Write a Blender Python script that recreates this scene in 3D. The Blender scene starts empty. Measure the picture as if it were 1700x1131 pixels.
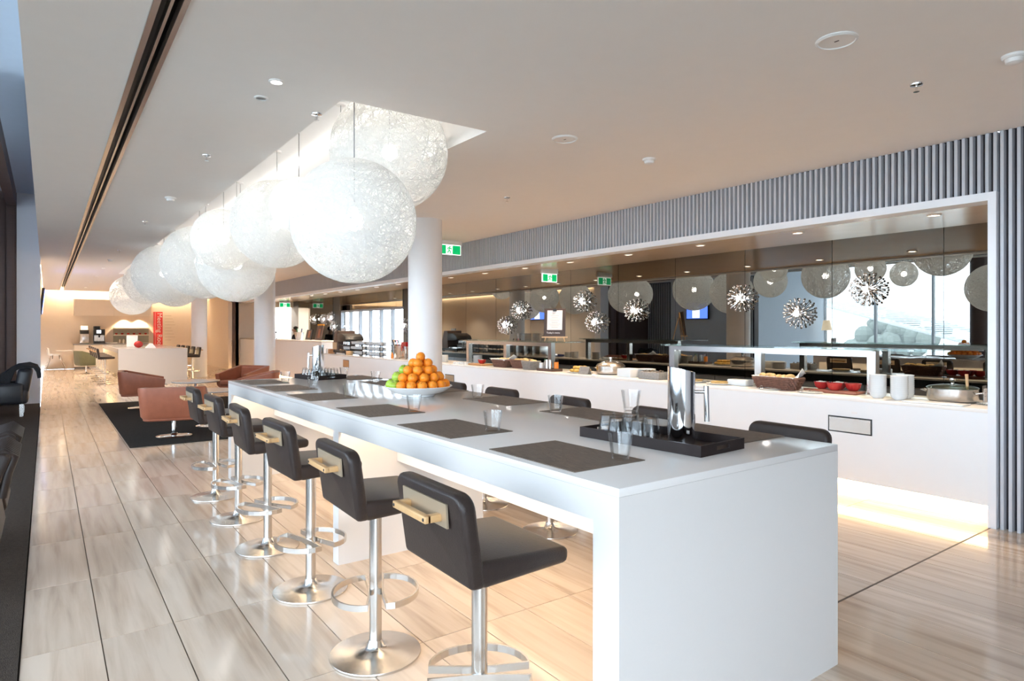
import bpy, bmesh, math, random
from mathutils import Vector, Matrix
random.seed(7)
PI = math.pi
S = bpy.context.scene
COL = S.collection

# ------------------------------------------------------------------ camera, sky, exposure
cam_d = bpy.data.cameras.new('camera'); cam = bpy.data.objects.new('camera', cam_d); COL.objects.link(cam)
CAM_H = 1.55
YAW = math.atan((850 - 77) / 1066.0)
cam.location = (0, 0, CAM_H)
cam.rotation_euler = (PI / 2, 0, -YAW)
cam_d.sensor_width = 36.0
cam_d.lens = 36.0 * 1066.0 / 1700.0
cam_d.shift_y = -(565.5 - 548.0) / 1700.0
cam_d.clip_start = 0.05; cam_d.clip_end = 300
S.camera = cam

world = bpy.data.worlds.new('overcast_sky'); S.world = world
world.use_nodes = True
bg = world.node_tree.nodes['Background']
bg.inputs[0].default_value = (0.75, 0.86, 1.0, 1)
bg.inputs[1].default_value = 9.5

S.view_settings.view_transform = 'Standard'
S.view_settings.look = 'None'
S.view_settings.gamma = 1.0
S.view_settings.use_curve_mapping = False
S.view_settings.exposure = 0.48
S.cycles.use_denoising = True
S.cycles.max_bounces = 10
S.cycles.diffuse_bounces = 7
S.cycles.glossy_bounces = 5
S.cycles.transmission_bounces = 8
S.cycles.transparent_max_bounces = 10
S.cycles.caustics_reflective = True
S.cycles.caustics_refractive = False
S.cycles.sample_clamp_indirect = 4.0

def area(name, loc, rot, sx, sy, power, color=(1, 1, 1), portal=False, spread=PI):
    l = bpy.data.lights.new(name, 'AREA'); l.shape = 'RECTANGLE'; l.size = sx; l.size_y = sy
    l.energy = power; l.color = color; l.spread = spread
    o = bpy.data.objects.new(name, l); COL.objects.link(o); o.location = loc; o.rotation_euler = rot
    if portal: l.cycles.is_portal = True
    return o
def spot(name, loc, power, color, size=1.6, blend=0.6, rad=0.04, rot=(0, 0, 0)):
    l = bpy.data.lights.new(name, 'SPOT'); l.energy = power; l.color = color
    l.spot_size = size; l.spot_blend = blend; l.shadow_soft_size = rad
    o = bpy.data.objects.new(name, l); COL.objects.link(o); o.location = loc; o.rotation_euler = rot
    return o
WARM = (1.0, 0.72, 0.44)
SOFTW = (1.0, 0.86, 0.70)
# daylight enters through the windows behind the camera and along the lounge
area('portal_back_lounge', (-3.2, -4.15, 2.15), (PI / 2, 0, PI), 6.1, 4.1, 1, portal=True)
area('portal_lounge', (-6.52, 4.2, 2.15), (0, -PI / 2, 0), 4.1, 15.4, 1, portal=True)

# ------------------------------------------------------------------ materials
def mat(name, col, rough=0.5, metal=0.0, var=0.04, nscale=8.0, bump=0.0, bscale=60.0, stretch=(1, 1, 1),
        spec=0.5, emit=None, estr=0.0, coat=0.0, trans=0.0, ior=1.45, alpha=1.0):
    m = bpy.data.materials.new(name); m.use_nodes = True
    nt = m.node_tree; b = nt.nodes['Principled BSDF']; L = nt.links
    b.inputs['Roughness'].default_value = rough; b.inputs['Metallic'].default_value = metal
    b.inputs['Specular IOR Level'].default_value = spec; b.inputs['IOR'].default_value = ior
    b.inputs['Coat Weight'].default_value = coat; b.inputs['Transmission Weight'].default_value = trans
    b.inputs['Alpha'].default_value = alpha
    tc = nt.nodes.new('ShaderNodeTexCoord'); mp = nt.nodes.new('ShaderNodeMapping')
    mp.inputs['Scale'].default_value = stretch
    L.new(tc.outputs['Object'], mp.inputs[0])
    n = nt.nodes.new('ShaderNodeTexNoise'); n.inputs['Scale'].default_value = nscale; n.inputs['Detail'].default_value = 4
    L.new(mp.outputs[0], n.inputs['Vector'])
    mx = nt.nodes.new('ShaderNodeMix'); mx.data_type = 'RGBA'
    mx.inputs[6].default_value = tuple(max(0, c * (1 - var * 2)) for c in col) + (1,)
    mx.inputs[7].default_value = tuple(min(1, c * (1 + var)) for c in col) + (1,)
    L.new(n.outputs[0], mx.inputs[0]); L.new(mx.outputs[2], b.inputs['Base Color'])
    if emit:
        b.inputs['Emission Color'].default_value = emit + (1,); b.inputs['Emission Strength'].default_value = estr
    if bump:
        n2 = nt.nodes.new('ShaderNodeTexNoise'); n2.inputs['Scale'].default_value = bscale
        L.new(mp.outputs[0], n2.inputs['Vector'])
        bp = nt.nodes.new('ShaderNodeBump'); bp.inputs['Strength'].default_value = bump; bp.inputs['Distance'].default_value = 0.01
        L.new(n2.outputs[0], bp.inputs['Height']); L.new(bp.outputs[0], b.inputs['Normal'])
    return m

def stone_mat():
    m = bpy.data.materials.new('veined_limestone'); m.use_nodes = True
    nt = m.node_tree; L = nt.links; b = nt.nodes['Principled BSDF']
    b.inputs['Roughness'].default_value = 0.13; b.inputs['Specular IOR Level'].default_value = 0.6
    ge = nt.nodes.new('ShaderNodeNewGeometry'); oi = nt.nodes.new('ShaderNodeObjectInfo')
    add = nt.nodes.new('ShaderNodeMath'); add.operation = 'ADD'
    L.new(oi.outputs['Random'], add.inputs[0]); L.new(ge.outputs['Random Per Island'], add.inputs[1])
    fr = nt.nodes.new('ShaderNodeMath'); fr.operation = 'FRACT'; L.new(add.outputs[0], fr.inputs[0])
    mp = nt.nodes.new('ShaderNodeMapping'); mp.inputs['Scale'].default_value = (15, 1.0, 1)
    off = nt.nodes.new('ShaderNodeCombineXYZ')
    mul = nt.nodes.new('ShaderNodeMath'); mul.operation = 'MULTIPLY'; mul.inputs[1].default_value = 37.0
    L.new(fr.outputs[0], mul.inputs[0]); L.new(mul.outputs[0], off.inputs[2]); L.new(off.outputs[0], mp.inputs['Location'])
    L.new(ge.outputs['Position'], mp.inputs[0])
    n = nt.nodes.new('ShaderNodeTexNoise'); n.inputs['Scale'].default_value = 1.0; n.inputs['Detail'].default_value = 5
    n.inputs['Distortion'].default_value = 0.35
    L.new(mp.outputs[0], n.inputs['Vector'])
    cr = nt.nodes.new('ShaderNodeValToRGB')
    cr.color_ramp.elements[0].position = 0.30; cr.color_ramp.elements[0].color = (0.52, 0.40, 0.305, 1)
    cr.color_ramp.elements[1].position = 0.60; cr.color_ramp.elements[1].color = (0.72, 0.59, 0.475, 1)
    e = cr.color_ramp.elements.new(0.45); e.color = (0.64, 0.51, 0.40, 1)
    L.new(n.outputs[0], cr.inputs[0])
    hsv = nt.nodes.new('ShaderNodeHueSaturation')
    mr = nt.nodes.new('ShaderNodeMapRange'); mr.inputs[3].default_value = 0.92; mr.inputs[4].default_value = 1.06
    L.new(fr.outputs[0], mr.inputs[0]); L.new(mr.outputs[0], hsv.inputs['Value'])
    L.new(cr.outputs[0], hsv.inputs['Color']); L.new(hsv.outputs[0], b.inputs['Base Color'])
    return m

def mirror_mat():
    m = bpy.data.materials.new('smoked_mirror'); m.use_nodes = True
    nt = m.node_tree; L = nt.links
    nt.nodes.remove(nt.nodes['Principled BSDF'])
    g = nt.nodes.new('ShaderNodeBsdfGlossy'); g.inputs['Roughness'].default_value = 0.0
    n = nt.nodes.new('ShaderNodeTexNoise'); n.inputs['Scale'].default_value = 2.0
    mx = nt.nodes.new('ShaderNodeMix'); mx.data_type = 'RGBA'
    mx.inputs[6].default_value = (0.265, 0.26, 0.24, 1); mx.inputs[7].default_value = (0.275, 0.275, 0.255, 1)
    L.new(n.outputs[0], mx.inputs[0]); L.new(mx.outputs[2], g.inputs['Color'])
    L.new(g.outputs[0], nt.nodes['Material Output'].inputs[0])
    return m

def thin_glass(name, tint=(0.99, 0.995, 0.995), refl=0.02):
    m = bpy.data.materials.new(name); m.use_nodes = True
    nt = m.node_tree; L = nt.links
    nt.nodes.remove(nt.nodes['Principled BSDF'])
    t = nt.nodes.new('ShaderNodeBsdfTransparent'); t.inputs[0].default_value = tint + (1,)
    g = nt.nodes.new('ShaderNodeBsdfGlossy'); g.inputs['Roughness'].default_value = 0.02
    lw = nt.nodes.new('ShaderNodeFresnel'); lw.inputs[0].default_value = 1.35
    n = nt.nodes.new('ShaderNodeTexNoise'); n.inputs['Scale'].default_value = 4.0
    ad = nt.nodes.new('ShaderNodeMath'); ad.operation = 'MULTIPLY_ADD'; ad.inputs[1].default_value = 0.02; ad.inputs[2].default_value = refl
    L.new(n.outputs[0], ad.inputs[0])
    mu = nt.nodes.new('ShaderNodeMath'); mu.operation = 'MULTIPLY_ADD'; mu.inputs[1].default_value = 0.4; mu.use_clamp = True
    L.new(lw.outputs[0], mu.inputs[0]); L.new(ad.outputs[0], mu.inputs[2])
    mx = nt.nodes.new('ShaderNodeMixShader')
    L.new(mu.outputs[0], mx.inputs[0]); L.new(t.outputs[0], mx.inputs[1]); L.new(g.outputs[0], mx.inputs[2])
    L.new(mx.outputs[0], nt.nodes['Material Output'].inputs[0])
    return m

def thread_mat():
    m = bpy.data.materials.new('fibreglass_thread'); m.use_nodes = True
    nt = m.node_tree; L = nt.links
    nt.nodes.remove(nt.nodes['Principled BSDF'])
    n = nt.nodes.new('ShaderNodeTexNoise'); n.inputs['Scale'].default_value = 30
    mx0 = nt.nodes.new('ShaderNodeMix'); mx0.data_type = 'RGBA'
    mx0.inputs[6].default_value = (0.86, 0.86, 0.84, 1); mx0.inputs[7].default_value = (0.95, 0.95, 0.94, 1)
    L.new(n.outputs[0], mx0.inputs[0])
    d = nt.nodes.new('ShaderNodeBsdfDiffuse'); t = nt.nodes.new('ShaderNodeBsdfTranslucent')
    L.new(mx0.outputs[2], d.inputs[0]); L.new(mx0.outputs[2], t.inputs[0])
    mx = nt.nodes.new('ShaderNodeMixShader'); mx.inputs[0].default_value = 0.55
    L.new(d.outputs[0], mx.inputs[1]); L.new(t.outputs[0], mx.inputs[2])
    L.new(mx.outputs[0], nt.nodes['Material Output'].inputs[0])
    return m

def sheer_mat():
    m = bpy.data.materials.new('sheer_curtain_cloth'); m.use_nodes = True
    nt = m.node_tree; L = nt.links
    nt.nodes.remove(nt.nodes['Principled BSDF'])
    n = nt.nodes.new('ShaderNodeTexNoise'); n.inputs['Scale'].default_value = 80
    mx0 = nt.nodes.new('ShaderNodeMix'); mx0.data_type = 'RGBA'
    mx0.inputs[6].default_value = (0.62, 0.68, 0.76, 1); mx0.inputs[7].default_value = (0.75, 0.8, 0.86, 1)
    L.new(n.outputs[0], mx0.inputs[0])
    t = nt.nodes.new('ShaderNodeBsdfTranslucent'); L.new(mx0.outputs[2], t.inputs[0])
    tr = nt.nodes.new('ShaderNodeBsdfTransparent')
    mx = nt.nodes.new('ShaderNodeMixShader'); mx.inputs[0].default_value = 0.78
    L.new(t.outputs[0], mx.inputs[1]); L.new(tr.outputs[0], mx.inputs[2])
    L.new(mx.outputs[0], nt.nodes['Material Output'].inputs[0])
    return m

def wood_mat(name, c1, c2, rough=0.4, sc=(3, 3, 40)):
    m = mat(name, c1, rough, var=0.0, stretch=sc, nscale=2.0, bump=0.15, bscale=3)
    mx = [x for x in m.node_tree.nodes if x.type == 'MIX'][0]
    mx.inputs[6].default_value = c1 + (1,); mx.inputs[7].default_value = c2 + (1,)
    return m

M = {}
M['plaster'] = mat('ceiling_plaster', (0.89, 0.855, 0.83), 0.9, var=0.01, spec=0.2)
M['recess'] = mat('recess_white', (0.92, 0.92, 0.92), 0.8, var=0.01)
M['stone'] = stone_mat()
M['grout'] = mat('grout', (0.20, 0.155, 0.12), 0.9)
M['joint'] = mat('expansion_joint_strip', (0.10, 0.07, 0.055), 0.6)
M['carpet'] = mat('charcoal_carpet', (0.070, 0.055, 0.045), 0.95, var=0.25, nscale=60, bump=0.6, bscale=180, spec=0.1)
M['rug'] = mat('dark_rug_pile', (0.035, 0.031, 0.028), 0.95, var=0.3, nscale=40, bump=0.6, bscale=160, spec=0.1)
M['white_stone'] = mat('white_solid_surface', (0.67, 0.645, 0.625), 0.14, var=0.008, nscale=120, spec=0.55)
M['counter_white'] = mat('counter_white', (0.88, 0.875, 0.88), 0.3, var=0.008)
M['counter_top'] = mat('counter_top_stone', (0.88, 0.82, 0.76), 0.12, var=0.01)
M['column'] = mat('column_paint', (0.84, 0.835, 0.845), 0.55, var=0.01)
M['wall_warm'] = mat('warm_beige_wall', (0.80, 0.70, 0.585), 0.7, var=0.02)
M['wall_cool'] = mat('pale_grey_wall', (0.70, 0.76, 0.85), 0.7, var=0.02)
M['cream_cabinet'] = mat('cream_cabinet', (0.86, 0.78, 0.67), 0.5, var=0.01)
M['slat'] = mat('grey_slat_paint', (0.56, 0.57, 0.61), 0.45, var=0.03)
M['slat_back'] = mat('slat_backing', (0.045, 0.04, 0.045), 0.8)
M['frame_white'] = mat('white_portal_frame', (0.86, 0.86, 0.885), 0.35, var=0.008)
M['soffit'] = mat('copper_beige_gloss', (0.80, 0.58, 0.40), 0.18, var=0.05, nscale=3, spec=0.6)
M['mirror'] = mirror_mat()
M['seam'] = mat('dark_glass_joint', (0.03, 0.03, 0.03), 0.5)
M['steel'] = mat('brushed_steel', (0.70, 0.67, 0.635), 0.24, 1.0, var=0.05, stretch=(1, 1, 30), nscale=20)
M['chrome'] = mat('polished_chrome', (0.83, 0.83, 0.84), 0.06, 1.0, var=0.01)
M['leather_dark'] = mat('dark_brown_leather', (0.030, 0.020, 0.017), 0.40, var=0.15, nscale=30, bump=0.12, bscale=200, spec=0.38)
M['leather_brown'] = mat('chestnut_leather', (0.33, 0.105, 0.055), 0.38, var=0.12, nscale=14, bump=0.12, bscale=180)
M['leather_black'] = mat('black_leather', (0.02, 0.02, 0.024), 0.33, var=0.15, nscale=30, bump=0.1, bscale=150)
M['leather_green'] = mat('olive_leather', (0.13, 0.14, 0.085), 0.5, var=0.1)
M['brass_plate'] = mat('pale_bronze_plate', (0.60, 0.49, 0.35), 0.35, 0.7, var=0.05)
M['brass'] = mat('warm_timber_handle', (0.55, 0.33, 0.15), 0.4, 0.0, var=0.08, stretch=(1, 10, 1))
M['mat_cloth'] = mat('woven_brown_mat', (0.19, 0.145, 0.112), 0.75, var=0.45, nscale=18, stretch=(14, 1, 1), bump=0.35, bscale=40)
M['black_plastic'] = mat('black_plastic', (0.018, 0.017, 0.018), 0.35)
M['grey_plastic'] = mat('grey_plastic', (0.28, 0.28, 0.29), 0.45)
M['white_plastic'] = mat('white_plastic', (0.82, 0.81, 0.80), 0.4, var=0.01)
M['tray'] = mat('espresso_tray', (0.018, 0.011, 0.010), 0.5, spec=0.3)
M['porcelain'] = mat('white_porcelain', (0.88, 0.875, 0.86), 0.15, var=0.01)
M['orange'] = mat('orange_peel', (0.90, 0.27, 0.015), 0.36, var=0.10, nscale=12, bump=0.35, bscale=120)
M['apple'] = mat('green_apple_skin', (0.36, 0.55, 0.06), 0.25, var=0.2, nscale=14)
M['stem'] = mat('fruit_stem', (0.10, 0.07, 0.03), 0.7)
M['glass'] = thin_glass('clear_glass')
M['glass_shelf'] = thin_glass('shelf_glass', (0.86, 0.93, 0.91), 0.06)
M['window_glass'] = thin_glass('window_glass', (0.96, 0.98, 0.98), 0.02)
M['acrylic'] = thin_glass('acrylic_sheet', (0.94, 0.95, 0.95), 0.05)
M['thread'] = thread_mat()
M['sheer'] = sheer_mat()
M['bulb'] = mat('lit_opal_bulb', (0.9, 0.9, 0.9), 0.4, emit=(1.0, 0.95, 0.88), estr=31.0)
M['bulb_small'] = mat('lit_small_bulb', (0.9, 0.9, 0.9), 0.4, emit=(1.0, 0.96, 0.9), estr=45.0)
M['led_warm'] = mat('warm_led_strip', (0.9, 0.8, 0.6), 0.4, emit=(1.0, 0.70, 0.36), estr=16.0)
M['led_table'] = mat('table_led_strip', (0.9, 0.85, 0.75), 0.4, emit=(1.0, 0.78, 0.52), estr=22.0)
M['led_white'] = mat('cove_led_strip', (0.9, 0.9, 0.9), 0.4, emit=(1.0, 0.96, 0.90), estr=5.0)
M['led_cove'] = mat('amber_cove_strip', (0.9, 0.8, 0.6), 0.4, emit=(1.0, 0.77, 0.51), estr=45.0)
M['downlight'] = mat('lit_downlight_lens', (0.9, 0.85, 0.8), 0.4, emit=(1.0, 0.80, 0.58), estr=14.0)
M['exit_white'] = mat('lit_sign_white', (0.9, 0.9, 0.9), 0.4, emit=(0.9, 1.0, 0.94), estr=0.9)
M['exit_green'] = mat('lit_sign_green', (0.0, 0.28, 0.09), 0.4, emit=(0.0, 0.42, 0.12), estr=0.75)
M['screen'] = mat('blue_lit_screen', (0.05, 0.08, 0.3), 0.2, emit=(0.10, 0.22, 0.95), estr=4.0)
M['screen_white'] = mat('pale_lit_screen', (0.6, 0.65, 0.8), 0.2, emit=(0.75, 0.82, 1.0), estr=5.0)
M['wood'] = wood_mat('oiled_timber', (0.42, 0.20, 0.085), (0.55, 0.29, 0.13))
M['wood_red'] = wood_mat('jarrah_board', (0.28, 0.085, 0.05), (0.38, 0.13, 0.075))
M['wood_dark'] = wood_mat('dark_timber', (0.085, 0.05, 0.04), (0.13, 0.08, 0.062), 0.5)
M['wood_pale'] = wood_mat('pine_easel', (0.66, 0.40, 0.20), (0.76, 0.50, 0.28))
M['wicker'] = mat('brown_wicker', (0.21, 0.10, 0.07), 0.6, var=0.3, nscale=40, bump=0.4, bscale=60)
M['wicker_grey'] = mat('grey_wicker', (0.36, 0.33, 0.30), 0.7, var=0.2, nscale=40)
M['napkin'] = mat('white_napkin', (0.88, 0.87, 0.85), 0.8, var=0.01)
M['bread'] = mat('baked_bread', (0.80, 0.52, 0.24), 0.6, var=0.3, nscale=10)
M['pastry'] = mat('golden_pastry', (0.80, 0.45, 0.10), 0.5, var=0.35, nscale=16)
M['red_glaze'] = mat('red_glazed_ceramic', (0.42, 0.025, 0.025), 0.14)
M['cream_cube'] = mat('cream_food', (0.90, 0.86, 0.78), 0.6)
M['paper'] = mat('white_paper_card', (0.88, 0.84, 0.82), 0.6, var=0.01)
M['board_brown'] = mat('brown_menu_board', (0.055, 0.032, 0.026), 0.5)
M['ink'] = mat('grey_ink', (0.30, 0.28, 0.28), 0.6)
M['sign_red'] = mat('red_sign_panel', (0.70, 0.045, 0.05), 0.5)
M['sign_white'] = mat('white_sign_lettering', (0.9, 0.88, 0.86), 0.5)
M['juice_red'] = mat('red_juice', (0.55, 0.015, 0.02), 0.1)
M['juice_orange'] = mat('orange_juice', (0.85, 0.36, 0.03), 0.2)
M['fridge'] = mat('blue_grey_steel_door', (0.60, 0.69, 0.85), 0.35, 0.0)
M['skin'] = mat('skin', (0.42, 0.25, 0.17), 0.5)
M['cloth_black'] = mat('black_cloth', (0.016, 0.016, 0.018), 0.85, bump=0.3)
M['hair'] = mat('dark_hair', (0.015, 0.011, 0.009), 0.6)
M['bark'] = mat('tree_bark', (0.13, 0.09, 0.06), 0.9, bump=0.5)
M['leaf'] = mat('tree_foliage', (0.24, 0.28, 0.25), 0.8, var=0.3)  # paled so the colour carries the outdoor haze
M['grass'] = mat('pale_ground', (0.30, 0.32, 0.28), 0.9)
M['roof_metal'] = mat('white_roof_louvre', (0.72, 0.76, 0.82), 0.5)
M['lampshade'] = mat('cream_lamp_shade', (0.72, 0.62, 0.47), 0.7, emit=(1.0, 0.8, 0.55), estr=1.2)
M['bottle_orange'] = mat('amber_label', (0.80, 0.25, 0.03), 0.4)
M['bottle_green'] = mat('green_cap', (0.03, 0.25, 0.07), 0.4)
M['cup'] = mat('white_cup', (0.80, 0.79, 0.78), 0.15)
M['blue_cloth'] = mat('navy_folded_cloth', (0.03, 0.035, 0.11), 0.8)
M['shelf_grey'] = mat('sage_niche', (0.40, 0.39, 0.31), 0.7)

# ------------------------------------------------------------------ mesh helpers
class MB:
    def __init__(s): s.v = []; s.f = []
    def add(s, vs, fs):
        o = len(s.v); s.v += [tuple(p) for p in vs]; s.f += [tuple(i + o for i in f) for f in fs]; return s
    def box(s, x0, x1, y0, y1, z0, z1):
        return s.add([(x0, y0, z0), (x1, y0, z0), (x1, y1, z0), (x0, y1, z0), (x0, y0, z1), (x1, y0, z1), (x1, y1, z1), (x0, y1, z1)],
                     [(0, 3, 2, 1), (4, 5, 6, 7), (0, 1, 5, 4), (1, 2, 6, 5), (2, 3, 7, 6), (3, 0, 4, 7)])
    def prism(s, poly, a, b, axis='z'):
        n = len(poly)
        def P(p, h): return {'z': (p[0], p[1], h), 'y': (p[0], h, p[1]), 'x': (h, p[0], p[1])}[axis]
        vs = [P(p, a) for p in poly] + [P(p, b) for p in poly]
        return s.add(vs, [tuple(range(n))[::-1], tuple(range(n, 2 * n))] + [(i, (i + 1) % n, n + (i + 1) % n, n + i) for i in range(n)])
    def lathe(s, prof, n=24, c=(0, 0, 0), closed=False):
        vs = []; fs = []; idx = []
        for (r, z) in prof:
            if r < 1e-6: idx.append([len(vs)]); vs.append((c[0], c[1], c[2] + z))
            else:
                idx.append(list(range(len(vs), len(vs) + n)))
                vs += [(c[0] + r * math.cos(2 * PI * k / n), c[1] + r * math.sin(2 * PI * k / n), c[2] + z) for k in range(n)]
        pairs = list(zip(idx[:-1], idx[1:])) + ([(idx[-1], idx[0])] if closed else [])
        for A, B in pairs:
            for k in range(n):
                k2 = (k + 1) % n
                if len(A) == 1 and len(B) == 1: continue
                if len(A) == 1: fs.append((A[0], B[k2], B[k]))
                elif len(B) == 1: fs.append((A[k], A[k2], B[0]))
                else: fs.append((A[k], A[k2], B[k2], B[k]))
        return s.add(vs, fs)
    def cyl(s, c, r, h, n=20, r2=None):
        r2 = r if r2 is None else r2
        return s.lathe([(0, 0), (r, 0), (r2, h), (0, h)], n, c)
    def tube(s, pts, r, n=8, closed=False, flat=None):
        pts = [Vector(p) for p in pts]; N = len(pts); vs = []; fs = []
        up = Vector((0, 0, 1)); prev = None
        for i, p in enumerate(pts):
            if closed: d = pts[(i + 1) % N] - pts[i - 1]
            else: d = pts[min(i + 1, N - 1)] - pts[max(i - 1, 0)]
            if d.length < 1e-9: d = Vector((0, 0, 1))
            d.normalize()
            if flat: a = Vector((d.y, -d.x, 0))
            else:
                ref = prev if prev is not None else (up if abs(d.z) < 0.9 else Vector((1, 0, 0)))
                a = ref - d * ref.dot(d)
            if a.length < 1e-6: a = Vector((1, 0, 0))
            a.normalize(); prev = a; b = d.cross(a)
            if flat:
                w, h = flat
                for sx, sz in ((-1, -1), (1, -1), (1, 1), (-1, 1)): vs.append(p + a * (sx * w / 2) + up * (sz * h / 2))
            else:
                rr = r[i] if isinstance(r, (list, tuple)) else r
                for k in range(n): vs.append(p + (a * math.cos(2 * PI * k / n) + b * math.sin(2 * PI * k / n)) * rr)
        m = 4 if flat else n
        for i in range(N if closed else N - 1):
            j = (i + 1) % N
            for k in range(m): fs.append((i * m + k, i * m + (k + 1) % m, j * m + (k + 1) % m, j * m + k))
        if not closed: fs.append(tuple(range(m))[::-1]); fs.append(tuple((N - 1) * m + k for k in range(m)))
        return s.add(vs, fs)
    def ball(s, c, r, nu=12, nv=8, sc=(1, 1, 1)):
        vs = [(c[0], c[1], c[2] - r * sc[2])]; fs = []
        for j in range(1, nv):
            t = PI * j / nv
            for k in range(nu):
                a = 2 * PI * k / nu
                vs.append((c[0] + r * sc[0] * math.sin(t) * math.cos(a), c[1] + r * sc[1] * math.sin(t) * math.sin(a), c[2] - r * sc[2] * math.cos(t)))
        vs.append((c[0], c[1], c[2] + r * sc[2])); T = len(vs) - 1
        for k in range(nu):
            k2 = (k + 1) % nu
            fs.append((0, 1 + k2, 1 + k))
            for j in range(nv - 2): fs.append((1 + j * nu + k, 1 + j * nu + k2, 1 + (j + 1) * nu + k2, 1 + (j + 1) * nu + k))
            fs.append((T, 1 + (nv - 2) * nu + k, 1 + (nv - 2) * nu + k2))
        return s.add(vs, fs)
    def rot(s, ax, ang, piv=(0, 0, 0)):
        R = Matrix.Rotation(ang, 3, ax); p = Vector(piv); s.v = [tuple(R @ (Vector(q) - p) + p) for q in s.v]; return s
    def mesh(s, name, m, smooth=None):
        me = bpy.data.meshes.new(name); me.from_pydata(s.v, [], s.f); me.update()
        bm = bmesh.new(); bm.from_mesh(me); bmesh.ops.recalc_face_normals(bm, faces=bm.faces); bm.to_mesh(me); bm.free()
        me.materials.append(m)
        if smooth:
            me.shade_smooth(); me.set_sharp_from_angle(angle=math.radians(smooth))
        return me
    def build(s, name, m, parent=None, smooth=None, bevel=0.0, seg=2, loc=None, rz=0.0, kind=None):
        if isinstance(m, str): m = M[m]
        me = s.mesh(name, m, smooth)
        if bevel:
            bm = bmesh.new(); bm.from_mesh(me)
            ed = [e for e in bm.edges if len(e.link_faces) == 2 and e.calc_face_angle(0) > 0.6]
            bmesh.ops.bevel(bm, geom=ed, offset=bevel, segments=seg, affect='EDGES', profile=0.5, clamp_overlap=True)
            bm.to_mesh(me); bm.free(); me.shade_smooth(); me.set_sharp_from_angle(angle=math.radians(50))
        return link(name, me, parent, loc, rz, kind)

def link(name, me, parent=None, loc=None, rz=0.0, kind=None):
    o = bpy.data.objects.new(name, me); COL.objects.link(o)
    if parent: o.parent = parent
    if loc: o.location = loc
    if rz: o.rotation_euler = (0, 0, rz)
    if kind: o['kind'] = kind
    return o
def tag(o, label, cat, group=None):
    o['label'] = label; o['category'] = cat
    if group: o['group'] = group
    return o
def thing(name, label, cat, loc=(0, 0, 0), rz=0.0, group=None):
    o = bpy.data.objects.new(name, None); COL.objects.link(o); o.location = loc; o.rotation_euler = (0, 0, rz)
    o.empty_display_size = 0.1
    return tag(o, label, cat, group)
def copy_tree(o, loc=None, rz=None, label=None, group=None, parent=None, scale=None):
    c = o.copy(); COL.objects.link(c)
    if parent: c.parent = parent
    if loc is not None: c.location = loc
    if rz is not None: c.rotation_euler = (0, 0, rz)
    if scale is not None: c.scale = scale
    if label: c['label'] = label
    if group: c['group'] = group
    for ch in list(o.children): copy_tree(ch, parent=c)
    return c
def struct(o): o['kind'] = 'structure'; return o
def text(name, body, size, m, parent=None, loc=(0, 0, 0), rot=(0, 0, 0), extrude=0.002):
    cu = bpy.data.curves.new(name, 'FONT'); cu.body = body; cu.size = size; cu.extrude = extrude
    cu.align_x = 'CENTER'; cu.align_y = 'CENTER'; cu.resolution_u = 3
    t = bpy.data.objects.new(name, cu); COL.objects.link(t)
    bpy.context.view_layer.update()
    me = bpy.data.meshes.new_from_object(t.evaluated_get(bpy.context.evaluated_depsgraph_get()))
    bpy.data.objects.remove(t); me.materials.clear(); me.materials.append(M[m])
    o = link(name, me, parent, loc); o.rotation_euler = rot
    return o
ORD = ['first', 'second', 'third', 'fourth', 'fifth', 'sixth', 'seventh', 'eighth', 'ninth', 'tenth', 'eleventh', 'twelfth', 'thirteenth']

# ------------------------------------------------------------------ dimensions (metres)
ZC = 3.10          # main ceiling
XF = 6.0           # buffet front and slatted fascia
XM = 8.0           # smoked mirror
YE = 31.0          # far wall
ZS0, ZS1 = 2.575, 2.68   # buffet soffit, front and at the mirror
TX0, TX1, TY0, TY1, TH = 1.545, 2.97, 1.523, 7.2, 1.02   # long table
CH = 0.925         # buffet counter height

# ------------------------------------------------------------------ floor
DX, DY, GX0, GY0 = 0.3225, 0.968, -0.1, 1.87
def project(x, y, z):
    fx, fy = math.sin(YAW), math.cos(YAW)
    d = x * fx + y * fy
    if d < 0.1: return None
    return 850 + 1066 * (x * fy - y * fx) / d, 548 - 1066 * (z - CAM_H) / d, d
b = MB(); b.box(-0.1, 8.2, -4.3, YE, -0.2, -0.008)
floor = struct(b.build('floor', 'grout'))
tiles = []
for i in range(0, 26):
    for j in range(-7, 31):
        x0 = GX0 + i * DX; y0 = GY0 + j * DY
        if y0 + DY > YE + 0.5 or x0 > 8.1: continue
        p = project(x0 + DX / 2, y0 + DY / 2, 0)
        area_px = 0
        if p and -120 < p[0] < 1850 and 548 < p[1] < 1400 and x0 < XF:
            hidden = (p[0] > 1030 and p[0] < 1385 and p[1] > 760)
            area_px = 0 if hidden else 1.0 / (p[2] ** 3)
        tiles.append((area_px, x0, y0))
tiles.sort(reverse=True)
b = MB(); g = 0.0028
b.box(g, DX - g, g, DY - g, -0.008, 0.0)
tile_me = b.mesh('floor_tile', M['stone'])
for a_, x0, y0 in tiles[:300]:
    link('floor_tile', tile_me, floor, (x0, y0, 0))
b = MB()
for a_, x0, y0 in tiles[300:]:
    b.box(x0 + g, x0 + DX - g, y0 + g, min(y0 + DY, YE) - g, -0.008, 0.0)
b.build('distant_floor_tiles', 'stone', floor, kind='stuff')
b = MB(); b.box(-0.1, XF, GY0 - 0.006, GY0 + 0.006, -0.004, 0.0012)
b.build('expansion_joint', 'joint', floor)
b = MB(); b.box(-6.6, -0.105, -4.3, 16.8, -0.2, 0.006)
struct(b.build('floor_carpet', 'carpet'))
b = MB(); b.box(0.885, 4.0, 9.75, 15.95, 0.001, 0.012)
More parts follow.
